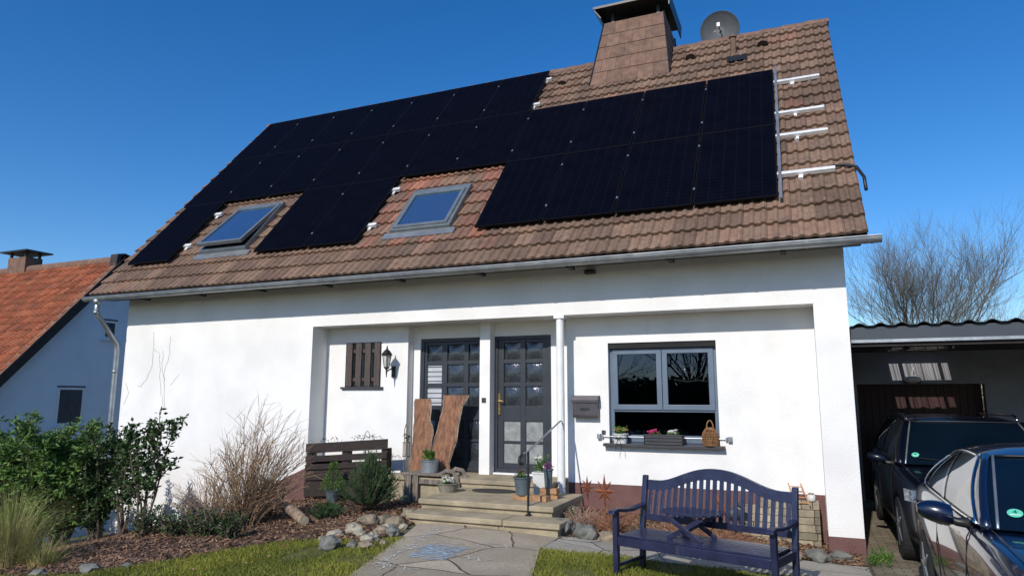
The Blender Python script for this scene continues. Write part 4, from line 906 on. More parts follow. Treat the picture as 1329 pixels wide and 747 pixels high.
# twiggy shrubs
def twigs(name,x,y,n,h,spread,m,label,cat='shrub',seed=1,r=.006,sub=3,droop=.25,lean=(0,0),grp=None,tipr=.35):
    rr=random.Random(seed); z0=g(x,y)-.02; o=thing(name,label,cat,(x,y,z0),0,grp); b=MB()
    for i in range(n):
        a=rr.uniform(0,6.28); q=rr.random()**.6; hh=h*rr.uniform(.55,1.05)*(1-.25*q)
        bx,by=x+spread*.28*q*math.cos(a),y+spread*.28*q*math.sin(a)
        P=[]; ex,ey=spread*q*math.cos(a)+lean[0],spread*q*math.sin(a)+lean[1]; ns=7
        wob=Vector((rr.gauss(0,.03),rr.gauss(0,.03),0))
        for k in range(ns+1):
            t=k/ns; P.append(Vector((bx+ex*t**1.3,by+ey*t**1.3,z0+hh*(t-droop*t*t*q)))+wob*math.sin(t*9+i)*.6+Vector((rr.gauss(0,.006),rr.gauss(0,.006),0)))
        b.tube(P,[r*(1-(1-tipr)*k/ns) for k in range(ns+1)],4,cap=False)
        for s_ in range(sub):
            k=rr.randint(2,ns-1); p=P[k]; d=(P[k+1]-P[k]).normalized(); dd=(d+Vector((rr.gauss(0,.55),rr.gauss(0,.55),rr.gauss(.1,.35)))).normalized(); l=hh*rr.uniform(.1,.3)
            m1=p+dd*l*.5; b.tube([p,m1,p+dd*l+Vector((0,0,-.02))],[r*.5,r*.38,r*.22],3,cap=False)
            if sub>3:
                d3=(dd+Vector((rr.gauss(0,.6),rr.gauss(0,.6),rr.gauss(.1,.4)))).normalized(); b.tube([m1,m1+d3*l*.6],[r*.35,r*.2],3,cap=False)
    part('twigs',b,m,o); return o
twigs('bare_shrub',-2.98,-2.35,125,1.72,.60,'twig','tall leafless arching shrub in front of the white left wall',seed=4,r=.0068,sub=7,droop=.24,lean=(.12,.12))
twigs('bare_shrub',-3.35,-2.55,120,.95,.50,'twig','lower leafless twiggy shrub left of the tall bare shrub',seed=14,r=.005,sub=4)
twigs('bare_shrub',-3.05,-1.75,40,1.0,.30,'twig','short dense clump of bare canes in front of the maroon plinth',seed=24,r=.005,sub=4)
GH='dry heather and twig clumps in the front bed'
for i,(x,y,n,h,sp,mm,lab) in enumerate([(1.25,-1.05,150,.34,.24,'pinkheath','pale pinkish dry heather between the steps and the rusty stars'),(1.66,-1.05,150,.42,.30,'twigred','reddish brown dry clump right below the larger rusty star'),(2.45,-.85,130,.26,.30,'twigred','low reddish brown clump seen under the left half of the bench back'),(2.95,-.75,130,.26,.30,'twigred','low reddish brown clump seen under the right half of the bench back'),(1.98,-1.0,90,.22,.24,'twig','small dry brown clump between the bench arm and the wall'),(3.4,-.75,90,.2,.26,'twig','small dry brown clump in front of the tan block stack')]):
    twigs('dry_clump',x,y,n,h,sp,mm,lab,'dry plant',seed=30+i,r=.0032,sub=3,droop=.1,grp=GH)
# leafy shrubs
def leafy(name,x,y,h,w_,n,m,label,seed=1,ll=.085,lw=.019,stems=7,grp=None,z0=None,cat='shrub',low=.15,open_=.0):
    rr=random.Random(seed); z0=g(x,y)-.03 if z0 is None else z0; o=thing(name,label,cat,(x,y,z0),0,grp); b=MB(); bs=MB(); tips=[]
    for i in range(stems):
        a=2*PI*i/stems+rr.gauss(0,.4); q=rr.random()**.5; hh=h*rr.uniform(.72,1.0); P=[]
        ox,oy=rr.gauss(0,.05),rr.gauss(0,.05)
        for k in range(7):
            t=k/6; P.append(Vector((x+ox+w_*q*math.cos(a)*t**.9+rr.gauss(0,.018),y+oy+w_*q*math.sin(a)*t**.9+rr.gauss(0,.018),z0+hh*t)))
        bs.tube(P,[.019*(1-.75*k/6) for k in range(7)],5,cap=False); tips.append(P)
        for s_ in range(7):
            k=rr.randint(1,5); p=P[k].lerp(P[k+1],rr.random()); d=Vector((rr.gauss(0,1),rr.gauss(0,1),.7+rr.random()*.5)).normalized(); l=w_*rr.uniform(.35,.85); Q=[p,p+d*l*.5,p+d*l+Vector((0,0,l*.15))]; bs.tube(Q,[.007,.005,.003],4,cap=False); tips.append(Q)
    per=int(n/len(tips))
    for P in tips:
        for _ in range(per):
            L_=len(P)-1; t=rr.random()**.6*L_; k=min(L_-1,int(t)); p=P[k].lerp(P[k+1],t-k)
            if (p.z-z0)/h<low*rr.uniform(.5,1.6): continue
            p=p+Vector((rr.gauss(0,.035),rr.gauss(0,.035),rr.gauss(0,.03)))
            leaf(b,p,(rr.gauss(0,.9),rr.gauss(0,.9),rr.gauss(.15,.6)),ll*rr.uniform(.6,1.15),lw*rr.uniform(.7,1.1),rr)
    part('leaves',b,m,o); part('stems',bs,'bark',o); return o
GL='dense evergreen shrubs along the left garden edge'
leafy('laurel_shrub',-4.80,-2.35,1.80,.36,1900,'laurel','dark glossy evergreen standing apart against the white wall, tallest of the left shrubs',seed=3,ll=.095,lw=.027,low=.45)
leafy('laurel_shrub',-5.40,-2.2,1.5,.26,1000,'laurel','thin dark evergreen with visible bent stems just left of the tallest one',seed=5,ll=.09,lw=.024,low=.35)
leafy('laurel_shrub',-6.10,-2.15,1.75,.36,5000,'laurel','full dark evergreen shrub in front of the downpipe',seed=6,low=.1,stems=11)
for i,(x,y,h,w_,mm,lab) in enumerate([(-6.65,-2.3,1.80,.42,'hedge','dense dark shrub left of the downpipe, below the neighbour window right edge'),(-7.15,-2.35,1.95,.55,'hedge','brighter green shrub directly below the neighbour window'),(-8.0,-2.6,2.1,.55,'hedge','green shrub below the left side of the neighbour window'),(-8.9,-2.3,2.25,.62,'hedge','tall pointed green shrub rising highest at the left edge hedge'),(-9.9,-2.7,2.35,.62,'hedge','green hedge shrub second from the left picture edge'),(-11.0,-3.0,2.6,.7,'hedge','leftmost green hedge shrub at the picture edge')]):
    leafy('hedge_shrub',x,y,h,w_,9500 if mm=='hedge' else 8000,mm,lab,seed=40+i,ll=.12,lw=.020,stems=16,grp=GL,low=.04)
for i,(x,y,w_,lab) in enumerate([(-2.95,-3.0,.24,'low dark green plant under the right of the bare shrub'),(-3.4,-3.0,.26,'low dark green plant under the left of the bare shrub'),(-2.45,-3.15,.15,'smallest low green plant at the lawn edge below the sawn log'),(-3.9,-3.0,.25,'low mixed green plant at the foot of the tallest evergreen')]):
    leafy('low_evergreen',x,y,.28,w_,700,'laurel',lab,seed=60+i,ll=.05,lw=.011,stems=9,grp='low evergreens in the mulch bed',low=0)
# ornamental grass
def grassclump(x,y,h,w_,n,label,seed,m='drygrass'):
    rr=random.Random(seed); z0=g(x,y); o=thing('ornamental_grass',label,'ornamental grass',(x,y,z0)); b=MB()
    for i in range(n):
        a=rr.uniform(0,6.28);q=rr.random()**.7; bx,by=x+.27*q*math.cos(a)*w_/.6,y+.27*q*math.sin(a)*w_/.6; hh=h*rr.uniform(.3,1.05); ex,ey=w_*q*math.cos(a)*rr.uniform(.6,1.1),w_*q*math.sin(a)*rr.uniform(.6,1.1); s=Vector((-math.sin(a),math.cos(a),0))*rr.uniform(.0022,.004); row=[]
        for k in range(7):
            t=k/6; p=Vector((bx+ex*t*t,by+ey*t*t,z0+hh*(t-.42*q*t**3))); row.append([p-s*(1-t*.85),p+s*(1-t*.85)])
        b.grid(row)
    part('blades',b,m,o); return o
grassclump(-3.95,-4.7,.95,.60,1200,'large clump of straw yellow ornamental grass at the bottom left',1)
grassclump(-4.75,-4.7,.85,.5,700,'straw yellow grass clump at the left picture edge behind the larger one',2)
grassclump(-3.45,-4.65,.36,.36,320,'short straw grass tuft right of the large grass clump',3)
# log
LA=Vector((-2.78,-1.80,g(-2.78,-1.80)+.17)); LB=Vector((-2.03,-2.30,g(-2.03,-2.30)+.075)); b=MB(); b.tube([LA,LA.lerp(LB,.3)+Vector((0,0,.02)),LA.lerp(LB,.65)+Vector((0,0,.012)),LB],[.058,.068,.066,.066],14,cap=False); lo=thing('log','pale sawn log lying on the mulch beside the bare shrub','log',(-2.6,-1.8,g(-2.6,-1.8)))
part('bark',b,'logm',lo,smooth=True)
for c,d in((tuple(LA),tuple(LA-LB)),(tuple(LB),tuple(LB-LA))):
    mq=Vector(d).to_track_quat('Z','Y').to_matrix().to_4x4(); part('cut_end',MB().lathe([(.062,-.004),(.060,.002),(0,.003)],c,14,mq),'tan',lo)
# rocks
RK=[(-1.18,-2.11,.107,'rock'),(-1.08,-1.93,.089,'rock'),(-.84,-2.05,.092,'rock'),(-.97,-1.49,.107,'rock'),(-.76,-1.72,.06,'rock'),(-1.11,-2.54,.091,'rockw'),(-.90,-2.71,.064,'rockw'),(-.55,-3.04,.079,'rockw'),(-.74,-2.5,.075,'rock'),(-.62,-2.84,.071,'rockw'),(-.80,-2.31,.064,'rockw'),(-.56,-2.55,.079,'rockg'),(-.66,-2.16,.053,'rockw'),(-.42,-3.27,.067,'rock'),(-.6,-3.28,.056,'rockg'),(-.78,-3.42,.115,'rockg'),(-.32,-3.10,.045,'rock'),(-1.17,-2.8,.069,'rockw'),(-1.15,-3.06,.052,'rock'),(-1.13,-.38,.05,'rockw'),(-1.3,-.45,.064,'rock'),(-1.03,-1.12,.064,'rock')]
LABR=['large brown stone at the top left of the rockery','brown stone below the dwarf pine in the rockery','brown stone in the middle of the rockery top row','large flat brown stone touching the step corner','small brown stone beside the bottom step','pale stone at the upper left rockery edge','small pale stone left of the white stone heap','pale rounded stone at the bottom of the rockery by the path','brown stone in the rockery centre','whitish stone in the lower rockery middle','whitish small stone above the rockery centre','grey stone on the path edge','small whitish stone below the step corner stone','brown flat stone at the lowest path side of the rockery','small greenish grey stone above the lawn edge','large flat grey slab stone at the rockery lawn corner','smallest brown stone touching the path','pale pointed stone left in the rockery','small brown stone farthest left at the lawn','small pale stone by the stool legs','brown stone beside the stool legs','brown stone between stool and large step stone']
rr=random.Random(77)
for i,(x,y,r,m_) in enumerate(RK):
    r*=1.0
    b=MB().blob((0,0,0),r,seed=i+1,sub=3,amp=.26,sq=(1.15*rr.uniform(.9,1.2),.95,.78*rr.uniform(.8,1.1)),rot=rr.uniform(0,3)); o=one('garden_rock',b,m_,LABR[i],'rock','rocks edging the left bed'); o.location=(x,y,g(x,y)+r*.62)
for i,(x,y,r,m_,lab) in enumerate([(1.16,-1.54,.13,'rockg','large grey stone right of the bottom step'),(1.46,-1.62,.125,'rockg','large grey brown stone between the step and the bench arm'),(1.74,-1.62,.09,'rock','brown stone right beside the bench arm'),(1.98,-1.55,.07,'rock','small brown stone behind the bench left arm'),(3.95,-.85,.12,'rockg','flat grey stone right of the bench by the pillar'),(4.2,-.55,.11,'rockg','flat grey stone nearest the white pillar foot'),(3.72,-1.02,.08,'rock','brown stone right behind the bench right leg'),(1.2,-1.1,.06,'rockg','small grey stone beside the evergreen cushion')]):
    b=MB().blob((0,0,0),r,seed=i+51,sub=3,amp=.24,sq=(1.2,1,.6 if i in(4,5) else .85),rot=rr.uniform(0,3)); o=one('garden_rock',b,m_,lab,'rock','rocks edging the right bed'); o.location=(x,y,g(x,y)+r*.5)
for i,(x,y,r) in enumerate([(-3.05,-4.95,.07),(-2.6,-4.75,.09),(-2.35,-4.55,.06)]):
    b=MB().blob((0,0,0),r,seed=i+91,sub=2,amp=.26,sq=(1.3,1,.6)); o=one('garden_rock',b,'rockg',['grey stone at the lawn edge near the picture bottom left','flat grey stone in the middle of the lower left lawn edge','small grey stone at the lawn edge furthest from the grass clump'][i],'rock','rocks on the left lawn edge'); o.location=(x,y,g(x,y)+r*.3)
# rusty stars
def star(x,y,zc,r,label):
    z0=g(x,y); o=thing('rusty_star_stake',label,'garden ornament',(x,y,z0),0,'rusty iron stars on stakes'); b=MB(); n=8; V=[]
    for k in range(2*n):
        a=PI/2+PI*k/n; q=(r if k%4==0 else r*.82) if k%2==0 else r*.36
        V.append((x+q*.74*math.cos(a),y,zc+q*math.sin(a)))
    vs=V+[(x,y-.035,zc),(x,y+.035,zc)]; b.add(vs,[(k,(k+1)%(2*n),2*n) for k in range(2*n)]+[((k+1)%(2*n),k,2*n+1) for k in range(2*n)]); part('star',b,'rust',o)
    part('stake',MB().tube([(x,y+.03,z0-.1),(x,y+.03,zc)],.007,6),'rust',o); part('cross_bar',MB().tube([(x-.09,y+.03,z0+.18),(x+.09,y+.03,z0+.18)],.006,5),'rust',o)
star(1.20,-.60,-.03,.155,'smaller rusty iron star on a stake, nearer the white post'); star(1.44,-.62,-.07,.225,'larger rusty iron star on a stake, nearer the bench')
# dead vine
b=MB(); rr=random.Random(5)
def vine(P): 
    Q=[]
    for i in range(len(P)-1):
        for k in range(6): t=k/6; Q.append((P[i][0]*(1-t)+P[i+1][0]*t+rr.gauss(0,.008),-.006,P[i][1]*(1-t)+P[i+1][1]*t+rr.gauss(0,.006)))
    b.tube(Q,0.0021,4,cap=False)
for P in ([(-7.75,2.4),(-7.72,2.0),(-7.72,1.75),(-7.82,1.5),(-7.98,1.33),(-8.1,1.36)],[(-7.7,2.05),(-7.55,1.95),(-7.5,1.6),(-7.42,1.2),(-7.3,.9)],[(-7.3,2.28),(-7.28,1.95),(-7.38,1.6),(-7.34,1.2),(-7.28,.85)],[(-7.45,2.0),(-7.45,1.7),(-7.35,1.35)],[(-7.2,1.35),(-6.95,1.6)],[(-8.4,1.0),(-8.3,1.2),(-8.42,1.45)]): vine(P)
one('dead_vine',b,mat('dry_vine',(.26,.22,.18),(.18,.15,.12),9,.9),'thin dry climbing vine stems stuck to the upper left white wall','vine')
# tan block stack with jar and little ladder
sk=thing('stone_block_stack','stack of tan stone blocks against the plinth right of the bench','stone stack',(3.6,.2,-.70)); rr=random.Random(12)
for r in range(6):
    x=3.03 if r<5 else 3.3; b=MB(); z=-.72+r*.092
    while x<3.98:
        w_=rr.uniform(.12,.26); w_=min(w_,4.02-x); b.box(x+.003,x+w_-.003,.10+rr.uniform(0,.03),.36,z+.002,z+.088); x+=w_
    part('block_course',b,'tan',sk,bevel=.006)
o=thing('glass_jar','small whitish round jar on top of the tan block stack','jar',(3.93,.22,-.165)); part('body',MB().lathe([(.03,0),(.05,.02),(.05,.07),(.035,.09)],(3.93,.2,-.168),16),'whitepot',o,smooth=True); part('lid',MB().lathe([(.037,.09),(.037,.105),(0,.106)],(3.93,.2,-.168),16),'tan',o)
o=thing('toy_ladder','little light wooden ladder leaning on the block stack','ladder',(3.72,.1,-.15)); M['lightwood']=mat('light_wood',(.55,.27,.12),(.42,.2,.09),9,.6)
for s in (0,1): part('rail',MB().tube([(3.74+.17*s,.05,-.20),(3.66+.15*s,.38,.03)],.008,5),'lightwood',o)
for k in range(4): t=.12+k*.24; part('rung',MB().tube([(3.74-.08*t,.05+.33*t,-.20+.23*t),(3.91-.10*t,.05+.33*t,-.20+.23*t)],.006,5),'lightwood',o)
o=thing('bird_figurine','small dark bird figurine behind the right bench slats','figurine',(2.98,-.15,g(2.98,-.15))); z=g(2.98,-.15); b=MB(); b.blob((3.0,-.15,z+.30),.085,seed=2,sub=3,amp=.08,sq=(1.25,.7,.95)); part('body',b,'anth',o,smooth=True); part('head',MB().blob((3.10,-.15,z+.42),.045,seed=3,sub=2,amp=.05),'anth',o,smooth=True)
part('tail',MB().tube([(2.92,-.15,z+.33),(2.83,-.15,z+.45),(2.80,-.15,z+.52)],[.04,.03,.01],6),'rust',o); part('beak',MB().tube([(3.135,-.15,z+.42),(3.18,-.15,z+.41)],[.014,.002],6),'rust',o)
for s in(-.02,.03): part('leg',MB().tube([(3.0+s,-.15,z-.02),(3.0+s,-.15,z+.24)],.007,5),'anth',o)

# ================================================================== BENCH
bz=-.555; bn=thing('garden_bench','dark blue painted garden bench with arched slatted back and fold up centre table','bench',(3.075,-2.825,bz),math.atan2(-.45,1.45))
def bp(name,b,m='bench',bev=.005,parent=None): 
    o=part(name,b,m,None,local=True,bevel=bev); o.parent=parent or bn; return o
W=.76
for s in(-1,1):
    x0,x1=(-W,-W+.05) if s<0 else (W-.05,W)
    bp('leg',MB().add([(x,y,z) for (z,ya,yb) in((0,-.05,.0),(.43,-.03,.02),(.925,.06,.105)) for y in(ya,yb) for x in(x0,x1)],[(0,2,3,1),(0,1,5,4),(2,6,7,3),(0,4,6,2),(1,3,7,5),(4,5,9,8),(6,10,11,7),(4,8,10,6),(5,7,11,9),(8,9,11,10)]))
    bp('leg',MB().box(x0,x1,-.53,-.48,0,.635)); bp('stretcher',MB().box(x0+.012,x1-.012,-.479,-.045,.14,.175))
    b=MB(); xs0,xs1=x0-.008,x1+.008
    P=[(-.60,.628),(-.58,.655),(-.50,.668),(-.35,.650),(-.20,.645),(.02,.665),(.02,.635),(-.20,.613),(-.35,.618),(-.50,.636),(-.57,.625)]
    b.prism(P,'x',xs0,xs1); bp('armrest',b,bev=.008); bp('side_rail',MB().box(x0+.01,x1-.01,-.479,-.03,.345,.415))
bp('front_rail',MB().box(-W+.051,W-.051,-.525,-.495,.34,.42)); bp('rear_rail',MB().box(-W+.051,W-.051,-.025,.0,.345,.415))
for k in range(7):
    y=-.50+.066*k; bp('seat_slat',MB().box(-W+.052 if k else -W+.052,W-.052,y-.005,y+.050,.421,.438),bev=.003)
bp('lower_back_rail',MB().box(-W+.051,W-.051,.0,.028,.505,.565))
def arch(u): 
    a=abs(u); return .845+.150*(.5+.5*math.cos(PI*min(1,(a/.88)**1.15)))
n=40; top=[]; bot=[]
for i in range(n+1):
    u=-1+2*i/n; top.append((u*(W-.051),arch(u)+.035)); bot.append((u*(W-.051),arch(u)-.055-.012*(1-abs(u))))
b=MB(); 
for yy in (.062,.100): pass
rows=[[(x,.068,z) for x,z in bot],[(x,.078,z) for x,z in top],[(x,.108,z) for x,z in top],[(x,.098,z) for x,z in bot],[(x,.068,z) for x,z in bot]]; b.grid(rows); bp('crest_rail',b)
for k in range(21):
    x=-W+.051+ (2*W-.102)*(k+.5)/21; u=x/(W-.051); zt_=arch(u)-.055; t=(zt_-.565)
    bp('back_slat',MB().add([(xx,yy,zz) for (zz,y0,y1) in((.56,.004,.022),(zt_+.01,.078,.092)) for yy in(y0,y1) for xx in(x-.0195,x+.0195)],[(0,2,3,1),(4,5,7,6),(0,1,5,4),(2,6,7,3),(0,4,6,2),(1,3,7,5)]),bev=.002)
# folding centre table
tx=-.10
ft_=bp('table_top',MB().box(tx-.01,tx+.01,-.42,-.05,.64,.655),bev=.002)
for k in range(7):
    y=-.415+.058*k; hw=.275*math.sqrt(max(.12,1-((y+.24)/.235)**2)); bp('table_slat',MB().box(tx-hw,tx+hw,y-.003,y+.049,.656,.672),bev=.002,parent=ft_)
for yy in(-.40,-.10):
    for s in(-1,1):
        b=MB(); x0=tx-s*.17; x1=tx+s*.17; d=Vector((x1-x0,0,.20)).normalized(); nrm=Vector((-d.z,0,d.x))*.02; A=Vector((x0,yy+s*.012,.44)); B=Vector((x1,yy+s*.012,.64))
        b.add([A-nrm,A+nrm,B+nrm,B-nrm]+[p+Vector((0,.02,0)) for p in (A-nrm,A+nrm,B+nrm,B-nrm)],[(0,1,2,3),(4,7,6,5),(0,4,5,1),(1,5,6,2),(2,6,7,3),(3,7,4,0)]); bp('cross_leg',b,bev=.002,parent=ft_)
bp('axle',MB().tube([(tx,-.40,.54),(tx,-.07,.54)],.008,6),'chrome',0,parent=ft_)

# ================================================================== CHALK
def strokes(SS,w_,jit,seed):
    rr=random.Random(seed); b=MB()
    for P in SS:
        Q=[]
        for i in range(len(P)-1):
            for k in range(4): t=k/4; Q.append((P[i][0]*(1-t)+P[i+1][0]*t+rr.gauss(0,jit),P[i][1]*(1-t)+P[i+1][1]*t+rr.gauss(0,jit)))
        Q.append(P[-1])
        row=[]
        for i,q in enumerate(Q):
            a=Q[max(0,i-1)];c=Q[min(len(Q)-1,i+1)]; d=Vector((c[0]-a[0],c[1]-a[1],0)); d=d.normalized() if d.length>0 else Vector((1,0,0)); s=Vector((-d.y,d.x,0))*w_*rr.uniform(.6,1.3)*.5
            p=Vector((q[0],q[1],g(q[0],q[1])+.0262)); row.append([p-s,p+s])
        b.grid(row)
    return b
# a line of letters running down the path edge; u along the word, v across it
def word(letters,A,Bp,h):
    A=Vector(A);Bp=Vector(Bp); d=(Bp-A); L_=d.length; d.normalize(); v=Vector((d.y,-d.x)) ; out=[]; step=L_/len(letters)
    for i,ch_ in enumerate(letters):
        for P in GL_[ch_]: out.append([tuple(A+d*(step*i+step*.72*p[0])+v*h*(1-p[1])) for p in P])
    return out
GL_={'J':[[(1,1),(1,.2),(.6,0),(0,.2)]],'A':[[(0,0),(.5,1),(1,0)],[(.2,.4),(.8,.4)]],'K':[[(0,0),(0,1)],[(1,1),(0,.45),(1,0)]],'I':[[(.5,0),(.5,1)]],'Y':[[(0,1),(.5,.5),(1,1)],[(.5,.5),(.5,0)]],'V':[[(0,1),(.5,0),(1,1)]],'N':[[(0,0),(0,1),(1,0),(1,1)]],'L':[[(0,1),(0,0),(1,0)]],'X':[[(0,0),(1,1)],[(0,1),(1,0)]],'-':[[(.2,.5),(.8,.5)]]}
o=one('chalk_writing',strokes(word('JAK-YVA-XYNLXN',(.12,-4.05),(-.28,-1.98),.15),.016,.004,3),'chalk','white chalk letters scrawled along the left side of the flagstone path','chalk writing')
rr=random.Random(9); SS=[]
for i in range(34):
    t=i/33; y0=-3.50+.55*t; x0=.20+.04*rr.random()-.08*t; x1=.62+.03*rr.gauss(0,1)-.05*t; SS.append([(x0+rr.gauss(0,.02),y0),((x0+x1)/2,y0+rr.gauss(0,.03)+.02),(x1,y0+rr.gauss(0,.02)+.04)])
b=strokes(SS,.016,.007,4); o=one('chalk_drawing',b,'chalkb','blue and white chalk patch filling a flagstone in front of the steps','chalk drawing')
SS=[[(.13,-3.75),(.05,-3.4),(.13,-3.1),(.2,-2.82),(.5,-2.78),(.66,-2.86)],[(.62,-2.6),(.85,-2.55),(.95,-2.7),(.8,-2.8),(.6,-2.72),(.62,-2.6)],[(.7,-3.3),(.75,-3.2),(.8,-3.32),(.86,-3.2),(.92,-3.34),(1.0,-3.22)],[(.1,-3.9),(.2,-3.8),(.28,-3.9),(.38,-3.82),(.45,-3.92),(.6,-3.84)]]
one('chalk_drawing',strokes(SS,.014,.006,5),'chalk','loose white chalk squiggles around the blue chalk patch','chalk drawing')

# ================================================================== NEIGHBOUR HOUSE
nh=thing('neighbour_house','pale blue shaded house with an orange red tiled roof on the far left','house',(-18,3.3,-2.6))
RY,RZ=3.22,4.80; PT=math.tan(R(48.8)); NX0,NX1=-27,-13.0
b=MB(); xw=-13.25
ev=-1.15; bk=RY*2-ev
def zr(y): return RZ-.12-abs(y-RY)*PT
b.prism([(ev+.45,-3.4),(bk-.45,-3.4),(bk-.45,zr(bk-.45)),(RY,zr(RY)),(ev+.45,zr(ev+.45))],'x',NX0+.3,xw)
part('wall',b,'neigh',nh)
tn=Vector((0,math.cos(R(48.8)),math.sin(R(48.8)))); nn=Vector((0,-tn.z,tn.y)); SN=(RY-ev)/tn.y; EN=Vector((0,ev,RZ-(RY-ev)*PT))
tile_roof('roof_tiles',NX0,NX1,lambda x,s,n=0: Vector((x,0,0))+EN+tn*s+nn*n,SN,nh,'tile_red',row=SN/24,tw=.20,ppw=6,wave=1,amp=.05,seed=9,redfn=lambda x,s,r: r.random()*.5)
tq=Vector((0,-tn.y,tn.z)); nq=Vector((0,tn.z,tn.y)); EQ=Vector((0,bk,RZ-(RY-ev)*PT))
b=MB(); b.grid([[Vector((x,0,0))+EQ+tq*s+nq*.03 for x in(NX0,NX1)] for s in(0,SN)]); b.grid([[Vector((x,0,0))+EN+tn*s-nn*.01 for x in(NX0,NX1)] for s in(0,SN)]); part('roof_deck',b,'tile_red',nh)
b=MB(); b.prism([(EN.y,EN.z-.26),(EN.y,EN.z+.03),(RY,RZ+.07),(bk,EN.z+.03),(bk,EN.z-.26),(RY,RZ-.26)],'x',NX1-.045,NX1+.01); part('verge_board',b,'brown',nh)
b=MB(); b.prism([(EN.y,EN.z+.032),(EN.y,EN.z+.075),(RY,RZ+.115),(RY,RZ+.072)],'x',NX1-.18,NX1+.03); part('verge_tiles',b,'clad',nh)
b=MB(); b.tube([(NX0,RY,RZ+.02),(NX1+.02,RY,RZ+.02)],.13,10); part('ridge_tiles',b,'clad',nh)
b=MB(); b.prism([(RY-.28,RZ-.45),(RY-.22,RZ+.15),(RY,RZ+.2),(RY+.22,RZ+.15),(RY+.28,RZ-.45)],'x',NX1-.25,NX1+.02); part('ridge_end',b,'brown',nh)
def nwin(y0,y1,z0,z1,label=None):
    b=MB(); frb=.055; X=xw+.012
    for(a,c,p,q) in((y0,y1,z0,z0+frb),(y0,y1,z1-frb,z1),(y0,y0+frb,z0+frb,z1-frb),(y1-frb,y1,z0+frb,z1-frb)): b.box(X-.03,X,a,c,p,q)
    wn=part('window',b,'whitepaint',nh); part('painted_reveal_shadow',MB().box(xw-.001,xw+.006,y0-.02,y1+.02,z1,z1+.04),'brown',wn)  # thin dark strip stands in for the shade at the window head
    part('pane',MB().box(X-.009,X-.003,y0+frb,y1-frb,z0+frb,z1-frb),'screengrey',wn)
    part('window_sill',MB().box(xw,xw+.10,y0-.08,y1+.08,z0-.05,z0-.005),'neigh',wn)
nwin(1.92,2.62,.42,1.36); nwin(2.98,3.36,2.66,3.15)
nc=part('chimney',MB().box(-17.75,-16.95,3.05,3.55,4.3,5.20),'clad',nh,bevel=.01)
for xq in(-17.05,-17.7):
    for yq in(3.06,3.46): part('cap_support',MB().box(xq,xq+.07,yq,yq+.06,5.20,5.34),'black',nc)
part('chimney_cap',MB().box(-17.95,-16.72,2.90,3.70,5.34,5.38),'darkmetal',nc)

# ================================================================== CARPORT
cp=thing('carport','dark grey carport with corrugated roof beside the white house','carport',(6.6,2.5,-.76))
CX0,CX1=4.515,9.3
part('fascia',MB().box(CX0,CX1,.05,.085,1.86,2.02),'fascia',cp,bevel=.004); part('fascia_trim',MB().box(CX0,CX1,.042,.048,1.825,1.862),'zinc',cp)
part('fascia',MB().box(CX1-.001,CX1+.03,.05,5.3,1.83,2.02),'fascia',cp)
b=MB(); 
# corrugated roof with an unseen opening, added to cast sun patches on the back wall
def corr(x0,x1,y0,y1,th=.022):
    rows_t=[];n=max(2,int((x1-x0)/.0295)); P=[(x0+(x1-x0)*i/n,2.038+.026*max(-.30,math.cos(((x0+(x1-x0)*i/n)-4.62)/.235*2*PI))) for i in range(n+1)]
    return MB().grid([[(x,y,z) for x,z in P] for y in (y0,y1)]).grid([[(x,y,z+.008) for x,z in P] for y in (y0,y1)]).grid([[(x,y0,z) for x,z in P],[(x,y0,z+.008) for x,z in P]])
part('corrugated_roof',corr(CX0,CX1,.0,3.66),'corr',cp); part('corrugated_roof',corr(CX0,CX1,4.68,5.45),'corr',cp); part('corrugated_roof',corr(CX0,5.38,3.66,4.68),'corr',cp); part('corrugated_roof',corr(6.33,CX1,3.66,4.68),'corr',cp)
b=MB(); b.box(CX0,CX1,.09,.20,1.78,1.99); part('beam',b,'brown',cp)
part('added_purlin',MB().box(5.38,6.33,4.06,4.20,1.97,2.01),'brown',cp); part('added_purlin',MB().box(5.545,5.605,3.6,4.7,1.95,2.01),'brown',cp); part('added_purlin',MB().box(6.175,6.225,3.6,4.7,1.95,2.01),'brown',cp)  # bars added across the opening to part the sun patches
part('roof_boarding',MB().box(CX0,CX1,.21,3.66,1.985,2.005),'brown',cp); part('roof_boarding',MB().box(CX0,5.38,3.661,4.68,1.985,2.005),'brown',cp); part('roof_boarding',MB().box(6.33,CX1,3.661,4.68,1.985,2.005),'brown',cp); part('roof_boarding',MB().box(CX0,CX1,4.681,5.4,1.985,2.005),'brown',cp)
def streakmat():
    m=bpy.data.materials.new('light_streak_sheet'); m.use_nodes=True; nt=m.node_tree; N=nt.nodes; Lk=nt.links; N.remove(N['Principled BSDF'])
    tc=N.new('ShaderNodeTexCoord'); sx=N.new('ShaderNodeSeparateXYZ'); Lk.new(tc.outputs['Object'],sx.inputs[0])
    nz=N.new('ShaderNodeTexNoise'); nz.noise_dimensions='1D'; nz.inputs['Scale'].default_value=22; nz.inputs['Detail'].default_value=3; Lk.new(sx.outputs['X'],nz.inputs['W'])
    rp_=N.new('ShaderNodeMapRange'); rp_.inputs['From Min'].default_value=.35; rp_.inputs['From Max'].default_value=.55; rp_.inputs['To Min'].default_value=.45; rp_.inputs['To Max'].default_value=.95; Lk.new(nz.outputs['Fac'],rp_.inputs['Value'])  # streaked transparency stands in for light bent by the corrugations
    t=N.new('ShaderNodeBsdfTransparent'); Lk.new(rp_.outputs[0],t.inputs['Color']); Lk.new(t.outputs[0],N['Material Output'].inputs['Surface']); return m
part('light_patch_sheet',corr(5.385,6.325,3.67,4.67),streakmat(),cp)
